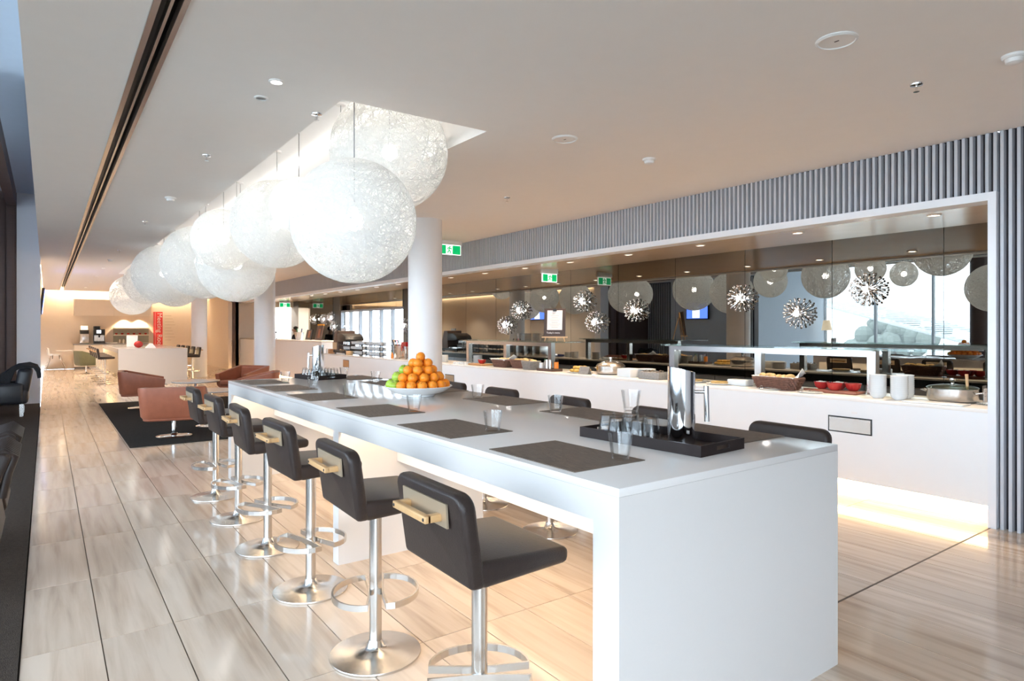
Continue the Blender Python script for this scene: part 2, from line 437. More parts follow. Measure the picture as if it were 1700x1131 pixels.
tag(b.build('area_rug', 'rug', bevel=0.004), 'dark charcoal area rug under the brown tub armchairs', 'rug')

# ------------------------------------------------------------------ ceiling with lamp recess and air slot
RX0, RX1, RY0, RY1, RZ = 1.61, 2.78, 4.17, 20.7, 3.85
SX0, SX1 = 0.405, 0.55
b = MB(); zt = ZC + 0.25
b.box(-0.11, SX0, -4.3, 30.6, ZC, zt)
b.box(SX1, RX0, -4.3, 30.6, ZC, zt)
b.box(RX0, RX1, -4.3, RY0, ZC, zt); b.box(RX0, RX1, RY1, 30.6, ZC, zt)
b.box(RX1, XF + 0.02, -4.3, 30.6, ZC, zt)
ceiling = struct(b.build('ceiling', 'plaster'))
b = MB()
b.box(RX0 - 0.05, RX0, RY0 - 0.05, RY1 + 0.05, zt, RZ); b.box(RX1, RX1 + 0.05, RY0 - 0.05, RY1 + 0.05, zt, RZ)
b.box(RX0, RX1, RY0 - 0.05, RY0, zt, RZ); b.box(RX0, RX1, RY1, RY1 + 0.05, zt, RZ)
b.box(RX0 - 0.05, RX1 + 0.05, RY0 - 0.05, RY1 + 0.05, RZ, RZ + 0.05)
b.build('lamp_recess', 'recess', ceiling)
for x in (RX0 + 0.004, RX1 - 0.024):
    b = MB(); b.box(x, x + 0.02, RY0 + 0.1, RY1 - 0.1, RZ - 0.06, RZ - 0.02)
    b.build('recess_led_strip', 'led_white', ceiling)
b = MB(); b.box(-0.9, 8.3, -4.4, YE + 0.2, 4.4, 4.5); b.box(-6.9, -0.9, -4.4, 17.1, 4.4, 4.5)
struct(b.build('ceiling_high', 'wall_cool'))
b = MB(); b.box(-0.11, -0.06, -4.3, 16.8, ZC + 0.25, 4.4)
struct(b.build('wall_bulkhead', 'wall_cool'))
t = thing('slot_diffuser', 'long linear air slot with two black gaps in the ceiling', 'air vent', (0, 0, ZC))
b = MB(); b.box(SX0, SX1, -4.2, 30.4, 0.10, 0.14); b.build('plenum', 'black_plastic', t)
for x0, x1 in ((SX0, 0.437), (0.472, 0.488), (0.522, SX1)):
    b = MB(); b.box(x0 + 0.001, x1 - 0.001, -4.2, 30.4, -0.006, 0.05); b.build('metal_blade', 'steel', t)

# ------------------------------------------------------------------ walls
b = MB(); b.box(-0.3, 5.75, YE, YE + 0.2, 0, 4.4)
struct(b.build('wall_far', 'wall_warm'))
b = MB(); b.box(-0.4, -0.2, 17.1, YE, 0, 4.4)
struct(b.build('wall_left', 'wall_warm'))
b = MB(); b.box(-0.50, -0.10, 16.8, 17.1, 0, 4.4)
struct(b.build('wall_pier', 'column'))
# amber cove strips at the ends of the main ceiling
b = MB(); b.box(0.0, 5.6, 30.62, 30.66, ZC + 0.03, ZC + 0.08); o = b.build('trim_1', 'led_cove'); struct(o)
b = MB(); b.box(-0.115, -0.09, 17.3, 30.4, ZC + 0.03, ZC + 0.08); o = b.build('trim_2', 'led_cove'); struct(o)
# lounge beyond the bulkhead: cool wall, dark slats, windows
b = MB()
b.box(-2.8, -2.6, 12.1, 17.1, 0, 4.4); b.box(-6.8, -2.8, 12.1, 12.3, 0, 4.4)
b.box(-6.8, -6.6, -4.4, -3.6, 0, 4.4); b.box(-6.8, -6.6, -3.6, 12.1, 4.25, 4.4); b.box(-6.8, -6.6, -3.6, 12.1, 0, 0.06)
struct(b.build('wall_lounge', 'wall_cool'))
b = MB(); b.box(-2.8, -0.50, 16.8, 17.1, 0, 4.4)
struct(b.build('wall_lounge_end', 'wood_dark'))
b = MB()
b.box(-6.8, -6.3, -4.4, -4.2, 0, 4.4); b.box(-0.15, 8.3, -4.4, -4.2, 0, 4.4)
b.box(-6.3, -0.15, -4.4, -4.2, 0, 0.08); b.box(-6.3, -0.15, -4.4, -4.2, 4.25, 4.4)
struct(b.build('wall_behind', 'column'))
def window(n, along, a0, a1, z0, z1, pos, count, th=0.06):
    w = thing('window_%d' % n, '', ''); del w['label']; del w['category']; struct(w)
    step = (a1 - a0) / count
    for k in range(count + 1):
        b = MB(); p = a0 + k * step
        if along == 'y': b.box(pos - th, pos + th, p - 0.03, p + 0.03, z0, z1)
        else: b.box(p - 0.03, p + 0.03, pos - th, pos + th, z0, z1)
        b.build('mullion', 'grey_plastic', w)
    for z in (z0, z1 - 0.06):
        b = MB()
        if along == 'y': b.box(pos - th, pos + th, a0, a1, z, z + 0.06)
        else: b.box(a0, a1, pos - th, pos + th, z, z + 0.06)
        b.build('window_frame', 'grey_plastic', w)
    for k in range(count):
        b = MB(); p = a0 + k * step
        if along == 'y': b.box(pos - 0.006, pos + 0.006, p + 0.03, p + step - 0.03, z0 + 0.06, z1 - 0.06)
        else: b.box(p + 0.03, p + step - 0.03, pos - 0.006, pos + 0.006, z0 + 0.06, z1 - 0.06)
        b.build('pane', 'window_glass', w)
    return w
window(1, 'y', -3.6, 12.1, 0.06, 4.25, -6.7, 9)  # height raised to the high ceiling to add daylight in the lounge
window(2, 'x', -6.3, -0.15, 0.08, 4.25, -4.3, 4)  # unseen window, widened and made full height to bring in more daylight
# sheer curtains
for k, (y0, y1) in enumerate(((-3.4, 5.4), (5.6, 12.0))):
    b = MB(); n = int((y1 - y0) / 0.03); vs = []; fs = []
    for i in range(n + 1):
        y = y0 + (y1 - y0) * i / n; x = -6.42 + 0.045 * math.sin(i * 0.9) + 0.02 * math.sin(i * 0.37)
        vs += [(x, y, 0.04), (x, y, 4.2)]
    for i in range(n): fs.append((2 * i, 2 * i + 2, 2 * i + 3, 2 * i + 1))
    b.add(vs, fs)
    tag(b.build('sheer_curtain', 'sheer', smooth=80), ['pale sheer curtain hanging over the lounge windows beyond the slim dark post', 'long pale sheer curtain hanging beside the cool grey lounge wall'][k], 'curtain')
# lounge wall: slat screens, television, lamp
def slat_screen(y0, y1, n, label):
    t = thing('slat_screen', label, 'screen', (-2.54, 0, 0))
    b = MB(); b.box(-0.05, -0.03, y0, y1, 0, 3.3); b.build('backing', 'slat_back', t)
    b = MB(); b.box(-0.03, 0.0, 0, 0.035, 0.02, 3.28); me = b.mesh('slat', M['slat'])
    for k in range(n): link('slat', me, t, (0, y0 + (k + 0.4) * (y1 - y0) / n, 0))
slat_screen(15.7, 16.75, 12, 'dark slatted screen in the corner of the cool grey lounge wall')
slat_screen(12.25, 12.75, 5, 'narrow dark slatted screen beside the lounge television')
def tv(label, loc, rz, w, h, tilt=0.0):
    t = thing('television', label, 'television', loc, rz); t.rotation_euler = (0, tilt, rz)
    b = MB(); b.box(0, 0.06, -w / 2, w / 2, -h / 2, h / 2); b.build('casing', 'black_plastic', t, bevel=0.008)
    b = MB(); b.box(0.06, 0.064, -w / 2 + 0.03, w / 2 - 0.03, -h / 2 + 0.03, h / 2 - 0.03); sc = b.build('screen', 'screen', t)
    b = MB(); b.box(0.064, 0.066, -w * 0.12, w * 0.2, -h / 2 + 0.05, h * 0.22); b.ball((0.064, w * 0.02, h * 0.25), h * 0.09, 10, 6, (0.05, 1, 1)); b.build('picture', 'screen_white', sc)
    b = MB(); b.box(-0.10, 0, -0.06, 0.06, -0.06, 0.06); b.build('wall_bracket', 'grey_plastic', t)
tv('black television showing a blue picture on the cool lounge wall', (-2.5, 14.4, 2.22), 0, 0.95, 0.60)
tv('black television showing a blue picture on the warm wall beyond the pier', (-0.12, 20.4, 2.28), 0, 1.05, 0.66, 0.10)
t = thing('floor_lamp', 'floor lamp with cream tapered shade beside the sheer curtain', 'lamp', (-6.0, 11.67, 0.006))
b = MB(); b.lathe([(0, 0), (0.14, 0), (0.14, 0.02), (0.02, 0.035), (0, 0.035)], 24); b.build('base', 'steel', t, smooth=40)
b = MB(); b.cyl((0, 0, 0.03), 0.012, 1.54, 10); b.build('pole', 'steel', t, smooth=40)
b = MB(); b.lathe([(0.17, 1.53), (0.11, 1.88), (0.106, 1.88), (0.166, 1.53)], 24, closed=True); b.build('lamp_shade', 'lampshade', t, smooth=40)
b = MB(); b.lathe([(0, 0), (0.24, 0), (0.24, 4.39), (0, 4.39)], 28)
tag(b.build('structural_column', 'wood_dark', loc=(-4.1, 6.5, 0.006), smooth=40), 'round dark column between the lounge curtain panels', 'column')
# timber head and jambs of the lounge opening
t = thing('timber_portal', 'dark timber lined opening beside the pale pier at the carpet', 'portal', (0, 0, 0))
for x0, x1, d in ((-0.66, -0.52, 0.10), (-0.86, -0.68, 0.04), (-1.02, -0.88, 0.10), (-1.3, -1.05, 0.04)):
    b = MB(); b.box(x0, x1, 16.795 - d, 16.795, 0.006, 4.25); b.build('jamb_board', 'wood_dark', t, bevel=0.006)
b = MB(); b.box(-0.66, -0.50, 9.0, 16.6, 4.10, 4.39); b.build('head_beam', 'wood_dark', t)

# ------------------------------------------------------------------ columns
col0 = None
for k, (x, y, lab) in enumerate(((4.33, 8.06, 'round white column beside the fruit bowl end of the buffet'),
                             (4.24, 15.95, 'round white column standing in front of the high bar'),
                             (4.10, 23.3, 'round white column near the meeting rooms sign'))):
    t = thing('round_column', lab, 'column', (x, y, 0))
    b = MB(); b.lathe([(0, 0.0), (0.238, 0.0), (0.238, ZC), (0, ZC)], 48); b.build('shaft', 'column', t, smooth=40)
    b = MB(); b.lathe([(0.238, 0.001), (0.245, 0.001), (0.245, 0.09), (0.238, 0.09)], 48, closed=True); b.build('base_ring', 'column', t, smooth=40)

# ------------------------------------------------------------------ slatted fascia, portal frame, soffit, mirror
YB0, YB1 = 1.885, 26.0
b = MB(); b.box(XF + 0.045, XF + 0.10, YB0 - 0.02, YB1, 2.64, ZC + 0.2); b.box(XF + 0.045, XF + 0.10, -4.2, 1.83, 0, ZC + 0.2)
fascia = struct(b.build('wall_right', 'slat_back'))
PIT = 0.0535
b = MB(); b.prism([(XF + 0.045, 0), (XF - 0.004, 0.004), (XF - 0.004, 0.026), (XF + 0.045, 0.030)], 2.632, ZC - 0.002)
me_s = b.mesh('slat', M['slat'])
n_f = int((YB1 - 1.83) / PIT)
for k in range(270): link('slat', me_s, fascia, (0, 1.83 + k * PIT, 0))
b = MB()
for k in range(270, n_f):
    y = 1.83 + k * PIT; b.prism([(XF + 0.045, y), (XF - 0.004, y + 0.004), (XF - 0.004, y + 0.026), (XF + 0.045, y + 0.030)], 2.632, ZC - 0.002)
b.build('distant_slats', 'slat', fascia, kind='stuff')
b = MB(); b.prism([(XF + 0.045, 0), (XF - 0.004, 0.004), (XF - 0.004, 0.026), (XF + 0.045, 0.030)], 0.0, ZC - 0.002)
me_p = b.mesh('pier_slat', M['slat'])
for k in range(28): link('pier_slat', me_p, fascia, (0, 1.83 - 0.045 - k * PIT, 0))
t = thing('portal_frame', 'white frame around the buffet opening below the grey slats', 'frame', (0, 0, 0))
b = MB(); b.box(XF - 0.03, XF + 0.16, YB0 - 0.055, YB1, ZS0 - 0.01, 2.63); b.build('head', 'frame_white', t)
b = MB(); b.box(XF - 0.03, XF + 0.16, YB0 - 0.055, YB0, 0, ZS0 - 0.01); b.build('jamb', 'frame_white', t)
b = MB(); b.box(XF + 0.16, XM, 1.70, YB0 - 0.005, 0, ZC); struct(b.build('wall_buffet_end', 'frame_white'))
b = MB()
b.add([(XF + 0.16, YB0, ZS0 + 0.01), (XM, YB0, ZS1), (XM, YB1, ZS1), (XF + 0.16, YB1, ZS0 + 0.01),
       (XF + 0.16, YB0, ZS1 + 0.2), (XM, YB0, ZS1 + 0.2), (XM, YB1, ZS1 + 0.2), (XF + 0.16, YB1, ZS1 + 0.2)],
      [(0, 3, 2, 1), (4, 5, 6, 7), (0, 1, 5, 4), (1, 2, 6, 5), (2, 3, 7, 6), (3, 0, 4, 7)])
soffit = struct(b.build('ceiling_soffit', 'soffit'))
b = MB(); b.box(XM + 0.02, XM + 0.2, 1.0, 16.2, 0, 3.3); b.box(XM + 0.02, XM + 0.2, 20.9, YB1 + 0.3, 0, 3.3)
b.box(XM + 0.02, XM + 0.2, 16.2, 20.9, 2.2, 3.3); b.box(XM + 0.02, XM + 0.2, 16.2, 20.9, 0, 0.6)
wallm = struct(b.build('wall_mirror', 'seam'))
ys = [1.69 + 1.2425 * k for k in range(0, 20)]
for y0, y1 in zip(ys[:-1], ys[1:]):
    b = MB()
    if y1 < 16.4 or y0 > 20.6: b.box(XM, XM + 0.02, y0 + 0.003, y1 - 0.003, 0.0, ZS1 + 0.05)
    else: b.box(XM, XM + 0.02, max(y0, 16.2) + 0.003, min(y1, 20.9) - 0.003, 2.2, ZS1 + 0.05)
    b.build('mirror_panel', 'mirror', wallm)
window(3, 'y', 16.2, 20.9, 0.6, 2.2, XM + 0.08, 6, 0.05)
# end of the bar: doorway wall
b = MB(); b.box(5.75, 7.3, YB1, YB1 + 0.2, 0, 3.3); b.box(7.3, 8.2, YB1, YB1 + 0.2, 2.45, 3.3)
struct(b.build('wall_bar_end', 'wall_warm'))
b = MB(); b.box(5.75, 5.95, YB1, YE, 0, 4.4); struct(b.build('wall_corridor', 'wall_warm'))
b = MB(); b.box(6.0, 8.4, YB1 + 3.0, YB1 + 3.1, 0, 3.3); b.box(8.3, 8.4, YB1, YB1 + 3.0, 0, 3.3); b.box(6.0, 8.4, YB1 + 0.2, YB1 + 3.0, 3.2, 3.3)
struct(b.build('wall_pantry', 'plaster'))
spot('pantry_lamp', (7.5, YB1 + 1.4, 3.1), 900, (1, 0.97, 0.9), 2.8)
d = thing('door_1', '', ''); del d['label']; del d['category']; struct(d)
b = MB(); b.box(5.55, 5.68, YB1 - 0.15, YB1, 0, 2.6); b.build('door_leaf', 'wall_warm', d)
b = MB(); b.box(5.68, 5.80, YB1 - 0.18, YB1 + 0.01, 0, 2.7); b.build('door_frame', 'wood_dark', d)
b = MB(); b.tube([(5.66, YB1 - 0.16, 0.95), (5.66, YB1 - 0.2, 0.95), (5.66, YB1 - 0.2, 1.15), (5.66, YB1 - 0.16, 1.15)], 0.01, 6); b.build('door_handle', 'steel', d)

# soffit downlights
def downlight(name, loc, r, label, group, m='downlight', trim='white_plastic', tilt=0.0):
    t = thing(name, label, 'downlight', loc, 0, group); t.rotation_euler = (0, tilt, 0)
    b = MB(); b.lathe([(r * 0.72, 0.0), (r, 0.0), (r, -0.006), (r * 0.78, -0.010), (r * 0.72, -0.004)], 24, closed=True); b.build('trim_ring', trim, t, smooth=40)
    b = MB(); b.lathe([(0, -0.003), (r * 0.72, -0.003), (r * 0.72, 0.0), (0, 0.0)], 24); b.build('lens', m, t)
    return t
sl = -math.atan2(ZS1 - ZS0 - 0.01, XM - XF - 0.16)
for k, y in enumerate((2.5, 3.82, 5.1, 6.32, 7.56, 8.72, 9.95, 11.2, 12.4, 13.6, 14.8, 16.0, 17.2, 18.4, 19.6)):
    x = 6.6; z = ZS0 + 0.01 + (x - XF - 0.16) / (XM - XF - 0.16) * (ZS1 - ZS0 - 0.01)
    downlight('recessed_downlight', (x, y, z), 0.06, 'small warm downlight set into the copper coloured soffit over the buffet', 'soffit downlights', tilt=sl)
    spot('soffit_beam', (x, y, z - 0.03), 95, (1.0, 0.80, 0.58), 1.9, 0.8, 0.05)

# ------------------------------------------------------------------ buffet counter and bar
t = thing('buffet_counter', 'long white buffet counter with a glowing foot below the mirror', 'counter', (0, 0, 0))
b = MB(); b.box(XF - 0.01, XF + 0.05, YB0 + 0.003, 16.9, 0.165, CH - 0.03); b.build('front_panel', 'counter_white', t)
b = MB(); b.box(XF + 0.10, 6.72, YB0 + 0.003, 16.9, 0.0, 0.16); b.box(XF + 0.05, 6.72, YB0 + 0.003, 16.9, 0.16, CH - 0.14); b.build('carcass', 'counter_white', t)
b = MB(); b.box(XF - 0.012, 6.75, YB0 + 0.003, 16.9, CH - 0.03, CH); b.build('worktop', 'counter_top', t, bevel=0.003)
b = MB(); b.box(6.70, 6.755, YB0 + 0.003, 16.9, CH - 0.14, CH - 0.03); b.build('shaded_back_edge', 'black_plastic', t)  # black strip paints in the shade along the counter's back edge
for k in range(12):
    b = MB(); y0 = YB0 + 0.02 + k * 1.24; b.box(6.72, 6.745, y0, y0 + 1.22, 0.1, CH - 0.16); b.build('cabinet_door', 'fridge', t)
b = MB(); b.box(XF + 0.055, XF + 0.095, YB0 + 0.02, 16.85, 0.125, 0.158); b.build('foot_led_strip', 'led_warm', t)
for y0, y1, z0, z1, m in ((2.775, 3.15, 0.61, 0.735, 'steel'), (10.06, 10.36, 0.60, 0.72, 'brass_plate'), (15.06, 15.42, 0.64, 0.80, 'wood')):
    b = MB(); b.box(XF - 0.013, XF - 0.009, y0 - 0.012, y1 + 0.012, z0 - 0.012, z1 + 0.012); b.build('access_panel_rim', 'black_plastic', t)
    b = MB(); b.box(XF - 0.017, XF - 0.011, y0, y1, z0, z1); b.build('access_panel', m, t)
    b = MB(); b.box(XF - 0.013, XF - 0.009, y0 + 0.12, y0 + 0.17, z1 + 0.045, z1 + 0.065); b.build('small_plate', 'paper', t)
t = thing('high_bar', 'tall cream bar counter at the end of the buffet', 'bar', (0, 0, 0))
b = MB(); b.box(XF - 0.04, XF + 0.10, 16.9, 25.8, 0.12, 1.21); b.build('front_panel', 'counter_white', t)
b = MB(); b.box(XF + 0.10, 6.6, 16.9, 25.8, 0.0, 1.21); b.build('carcass', 'counter_white', t)
b = MB(); b.box(XF - 0.05, 6.65, 16.9, 25.85, 1.21, 1.25); b.build('worktop', 'counter_top', t, bevel=0.003)
b = MB(); b.box(XF + 0.03, XF + 0.09, 17, 25.7, 0.07, 0.11); b.build('foot_led_strip', 'led_warm', t)

# ------------------------------------------------------------------ sneeze guards
def guard(posts, label):
    t = thing('sneeze_guard', label, 'food guard', (0, 0, CH))
    y0, y1 = posts[0] - 0.04, posts[-1] + 0.04
    for p in posts:
        b = MB(); b.box(6.44, 6.52, p - 0.04, p + 0.04, 0, 0.375); b.build('post', 'steel', t)
    b = MB(); b.box(6.44, 6.52, y0, y1, 0.375, 0.42); b.build('rail', 'steel', t)
    b = MB(); b.box(6.30, 6.70, y0 - 0.5, y1 + 0.02, 0.428, 0.446); b.build('glass_shelf', 'glass_shelf', t)
    b = MB(); b.box(6.36, 6.60, y0, y1, 0.4205, 0.4275); b.build('shelf_tray', 'steel', t)
    b = MB(); b.box(6.50, 6.54, y0 + 0.1, y1 - 0.1, 0.36, 0.374); b.build('warming_strip', 'steel', t)
guard((2.98, 4.20, 5.42), 'steel framed food guard over the bread basket and bowl stacks')
guard((7.87, 9.09, 10.31), 'steel framed food guard carrying the menu easel')

# ------------------------------------------------------------------ long table
t = thing('communal_table', 'long white high table set with placemats and tumblers', 'table', (0, 0, 0))
b = MB(); b.box(TX0, TX1, TY0, TY1, TH - 0.03, TH); b.build('table_top', 'white_stone', t, bevel=0.002)
for x0, x1 in ((TX0, TX0 + 0.04), (TX1 - 0.04, TX1)):
    b = MB(); b.box(x0, x1, TY0 + 0.126, TY1 - 0.126, TH - 0.135, TH - 0.03); b.build('apron', 'white_stone', t)
for y0, y1 in ((TY0, TY0 + 0.126), (TY1 - 0.126, TY1)):
    b = MB(); b.box(TX0, TX1, y0, y1, 0, TH - 0.03); b.build('end_panel', 'white_stone', t)
b = MB(); b.box(TX0 + 0.01, 2.69, 4.09, 4.185, 0, TH - 0.135); b.build('middle_panel', 'white_stone', t)
for y0, y1 in ((TY0 + 0.13, 4.085), (4.19, TY1 - 0.13)):
    b = MB(); b.box(1.975, 2.54, y0, y1, 0.64, TH - 0.03); b.build('storage_beam', 'white_stone', t)
    for x in (TX0 + 0.06, TX1 - 0.09):
        b = MB(); b.box(x, x + 0.03, y0 + 0.02, y1 - 0.02, TH - 0.06, TH - 0.04); b.build('led_strip', 'led_table', t)

# ------------------------------------------------------------------ bar stool
def make_stool(label, group):
    t = thing('bar_stool', label, 'bar stool', (0, 0, 0), 0, group)
    b = MB(); b.lathe([(0, 0), (0.214, 0), (0.216, 0.006), (0.214, 0.012), (0.12, 0.022), (0.055, 0.030), (0.040, 0.042), (0.033, 0.075), (0, 0.075)], 40); b.build('base_disc', 'steel', t, smooth=50)
    b = MB(); b.lathe([(0, 0.06), (0.029, 0.06), (0.029, 0.72), (0, 0.72)], 20); b.build('column', 'steel', t, smooth=50)
    for s in (-1, 1):
        pts = []
        for k in range(15):
            a = -PI / 2 + PI * k / 14
            pts.append((s * (0.045 + 0.155 * math.cos(a)) * 1.0, 0.185 * math.sin(a), 0.30))
        pts += [(s * 0.032, 0.06, 0.30), (s * 0.031, 0.0, 0.30), (s * 0.032, -0.06, 0.30)]
        b = MB(); b.tube(pts, 0, closed=True, flat=(0.009, 0.028)); b.build('footrest_loop', 'steel', t, rz=0.35)
    b = MB(); b.prism([(-0.165, 0.722), (-0.12, 0.712), (0.225, 0.728), (0.228, 0.785), (-0.13, 0.800), (-0.185, 0.80)], -0.24, 0.24, 'y'); b.build('seat', 'leather_dark', t, bevel=0.022, seg=3)
    W_, R_ = 0.242, 0.055; ol = [(-W_, 0.715), (W_, 0.715)]
    ol += [(W_ - R_ + R_ * math.cos(a), 1.025 - R_ + R_ * math.sin(a)) for a in [k * PI / 12 for k in range(7)]]
    ol += [(-W_ + R_ - R_ * math.sin(a), 1.025 - R_ + R_ * math.cos(a)) for a in [k * PI / 12 for k in range(7)]]
    b = MB(); b.prism(ol, -0.03, 0.03, 'x')
    b.v = [(-0.150 + (0.045 if x > 0 else 0.0) * (1 - min(1, (z - 0.715) / 0.30)) * 0 + x - 0.045 * min(1, (z - 0.715) / 0.31), y, z) for x, y, z in b.v]
    b.build('backrest', 'leather_dark', t, bevel=0.018, seg=3)
    b = MB(); b.add([(-0.2215, -0.16, 0.985), (-0.2165, -0.16, 0.905), (-0.2165, 0.16, 0.905), (-0.2215, 0.16, 0.985),
                     (-0.2285, -0.16, 0.985), (-0.2235, -0.16, 0.905), (-0.2235, 0.16, 0.905), (-0.2285, 0.16, 0.985)],
                    [(0, 1, 2, 3), (4, 7, 6, 5), (0, 4, 5, 1), (1, 5, 6, 2), (2, 6, 7, 3), (3, 7, 4, 0)]); b.build('handle_plate', 'brass_plate', t)
    b = MB(); b.box(-0.275, -0.222, -0.125, -0.097, 0.922, 0.946); b.box(-0.275, -0.222, 0.097, 0.125, 0.922, 0.946); b.box(-0.285, -0.262, -0.125, 0.125, 0.922, 0.946); hd = b.build('handle', 'brass', t, bevel=0.003)
    for y in (-0.112, 0.112):
        b = MB(); b.ball((-0.286, y, 0.934), 0.006, 8, 6, (0.4, 1, 1)); b.build('handle_screw', 'black_plastic', hd)
    return t
SY = [1.96, 2.87, 3.80, 4.72, 5.58, 6.45]
N6 = len(SY)
stool0 = None
for side in (0, 1):
    for k, y in enumerate(SY):
        n = N6 - 1 - k
        lab = 'dark leather bar stool, %s side of the long table, %s from the brown armchairs' % (('walkway', 'buffet')[side], ORD[n])
        loc = ((1.275, y, 0), (3.14, y + 0.03, 0))[side]; rz = (0, PI)[side] + random.uniform(-0.05, 0.05)
        if stool0 is None: stool0 = make_stool(lab, 'bar stools at the long table'); stool0.location = loc; stool0.rotation_euler = (0, 0, rz); o = stool0
        else: o = copy_tree(stool0, loc, rz, lab, 'bar stools at the long table')
        fr = [1.05, -0.35, 0.2, 0.5, 0.3, 0.1][k]
        if side == 0:
            for c in o.children:
                if c.name.startswith('footrest'): c.rotation_euler = (0, 0, fr)

# ------------------------------------------------------------------ table setting
MY = [(1.79, 2.36), (2.71, 3.27), (3.65, 4.22), (4.74, 5.31), (5.66, 6.23), (6.52, 7.06)]
b = MB(); b.box(-0.19, 0.19, -0.285, 0.285, 0, 0.003); mat_me = b.mesh('placemat', M['mat_cloth'])
for side in (0, 1):
    for k, (y0, y1) in enumerate(MY):
        o = link('placemat', mat_me, None, ((1.775, 2.785)[side], (y0 + y1) / 2 + 0.0, TH + 0.0005), random.uniform(-0.02, 0.02))
        tag(o, 'woven dark brown placemat on the %s side of the white table, %s from the armchairs' % (('walkway', 'buffet')[side], ORD[5 - k]), 'placemat', 'placemats')
tum_prof = [(0, 0.0), (0.034, 0.0), (0.037, 0.004), (0.051, 0.104), (0.0490, 0.1045), (0.0355, 0.016), (0, 0.013)]
b = MB(); b.lathe(tum_prof, 24); tum_me = b.mesh('tumbler', M['glass'], 50)
b = MB(); b.lathe([(r, 0.1045 - z) for r, z in tum_prof], 24); tum_inv = b.mesh('tumbler', M['glass'], 50)
for side, spots in ((0, [(1.895, 1.86), (1.885, 2.77), (1.925, 3.735), (1.925, 4.84), (1.95, 5.75), (1.955, 6.60)]),
                    (1, [(2.70, 2.25), (2.66, 3.19), (2.69, 4.16), (2.70, 5.2), (2.72, 6.12), (2.72, 6.98)])):
    for k, (x, y) in enumerate(spots):
        if side == 1 and k == 0: continue
        o = link('tumbler', tum_me, None, (x, y, TH + 0.0036))
        tag(o, 'clear tumbler on the %s side placemat, %s from the armchairs' % (('walkway', 'buffet')[side], ORD[5 - k]), 'glass', 'tumblers on placemats')
def make_tray(loc, rz, lx, ly, label):
    t = thing('serving_tray', label, 'tray', loc, rz)
    b = MB(); b.box(-lx / 2, lx / 2, -ly / 2, ly / 2, 0, 0.010); b.build('base', 'tray', t)
    for s in (-1, 1):
        b = MB(); x = s * (lx / 2 - 0.005); b.box(x - 0.005, x + 0.005, -ly / 2, ly / 2, 0.010, 0.048); b.build('long_side', 'tray', t)
        y = s * (ly / 2 - 0.005); b = MB()
        b.box(-lx / 2 + 0.01, lx / 2 - 0.01, y - 0.005, y + 0.005, 0.010, 0.018); b.box(-lx / 2 + 0.01, lx / 2 - 0.01, y - 0.005, y + 0.005, 0.036, 0.048)
        b.box(-lx / 2 + 0.01, -0.05, y - 0.005, y + 0.005, 0.018, 0.036); b.box(0.05, lx / 2 - 0.01, y - 0.005, y + 0.005, 0.018, 0.036); b.build('handle_side', 'tray', t)
    return t
def make_jug(loc, rz, label):
    t = thing('water_jug', label, 'jug', loc, rz)
    n = 40; r0 = 0.062; vs = []; fs = []
    def top(a): return 0.338 + 0.014 * math.cos(a - PI)
    for k in range(n):
        a = 2 * PI * k / n
        vs += [(r0 * 0.98 * math.cos(a), r0 * 0.98 * math.sin(a), 0), (r0 * math.cos(a), r0 * math.sin(a), 0.01), (r0 * math.cos(a), r0 * math.sin(a), top(a)),
               (r0 * 0.95 * math.cos(a), r0 * 0.95 * math.sin(a), top(a)), (r0 * 0.95 * math.cos(a), r0 * 0.95 * math.sin(a), 0.2)]
    for k in range(n):
        j = (k + 1) % n
        for q in range(4): fs.append((5 * k + q, 5 * j + q, 5 * j + q + 1, 5 * k + q + 1))
    fs.append(tuple(5 * k for k in range(n))[::-1]); fs.append(tuple(5 * k + 4 for k in range(n)))
    b = MB(); b.add(vs, fs); b.build('body', 'chrome', t, smooth=50)
    b = MB(); vs = [(r0 * 0.95 * math.cos(2 * PI * k / n), r0 * 0.95 * math.sin(2 * PI * k / n), top(2 * PI * k / n) - 0.004) for k in range(n)]
    vs2 = [(x, y, z - 0.006) for x, y, z in vs]
    b.add(vs + vs2, [tuple(range(n)), tuple(range(n, 2 * n))[::-1]] + [(k, (k + 1) % n, n + (k + 1) % n, n + k) for k in range(n)]); b.build('lid', 'steel', t)
    b = MB(); b.tube([(r0 - 0.004, 0, 0.235), (r0 + 0.048, 0, 0.235)], 0.008, 10); b.build('handle_arm', 'chrome', t, smooth=50)
    b = MB(); b.tube([(r0 + 0.048, 0, 0.262), (r0 + 0.052, 0, 0.10)], 0.012, 14); b.build('handle', 'chrome', t, smooth=50)
    return t
TZ = TH + 0.001
make_tray((2.335, 2.05, TZ), 0.06, 0.33, 0.70, 'dark tray holding upturned tumblers and a tall steel jug near the end panel')
make_jug((2.36, 1.93, TZ + 0.011), -0.75, 'tall polished steel jug on the dark tray by the end panel')
for k, (x, y) in enumerate(((2.29, 2.335), (2.245, 2.225), (2.335, 2.225), (2.42, 2.30), (2.27, 2.105), (2.375, 2.13))):
    tag(link('tumbler', tum_inv, None, (x, y, TZ + 0.011)), 'upturned clear tumbler on the tray with the tall jug near the end panel', 'glass', 'upturned tumblers on the end panel tray')
tag(link('tumbler', tum_me, None, (2.42, 2.30, TZ + 0.1165)), 'clear tumbler standing on top of an upturned one on the end panel tray', 'glass')
make_tray((2.42, 6.90, TZ), 0.15, 0.36, 0.48, 'dark tray crowded with small tumblers towards the armchair end')
make_jug((2.44, 7.03, TZ + 0.011), 2.35, 'polished steel jug standing behind crowded tumblers towards the armchair end')
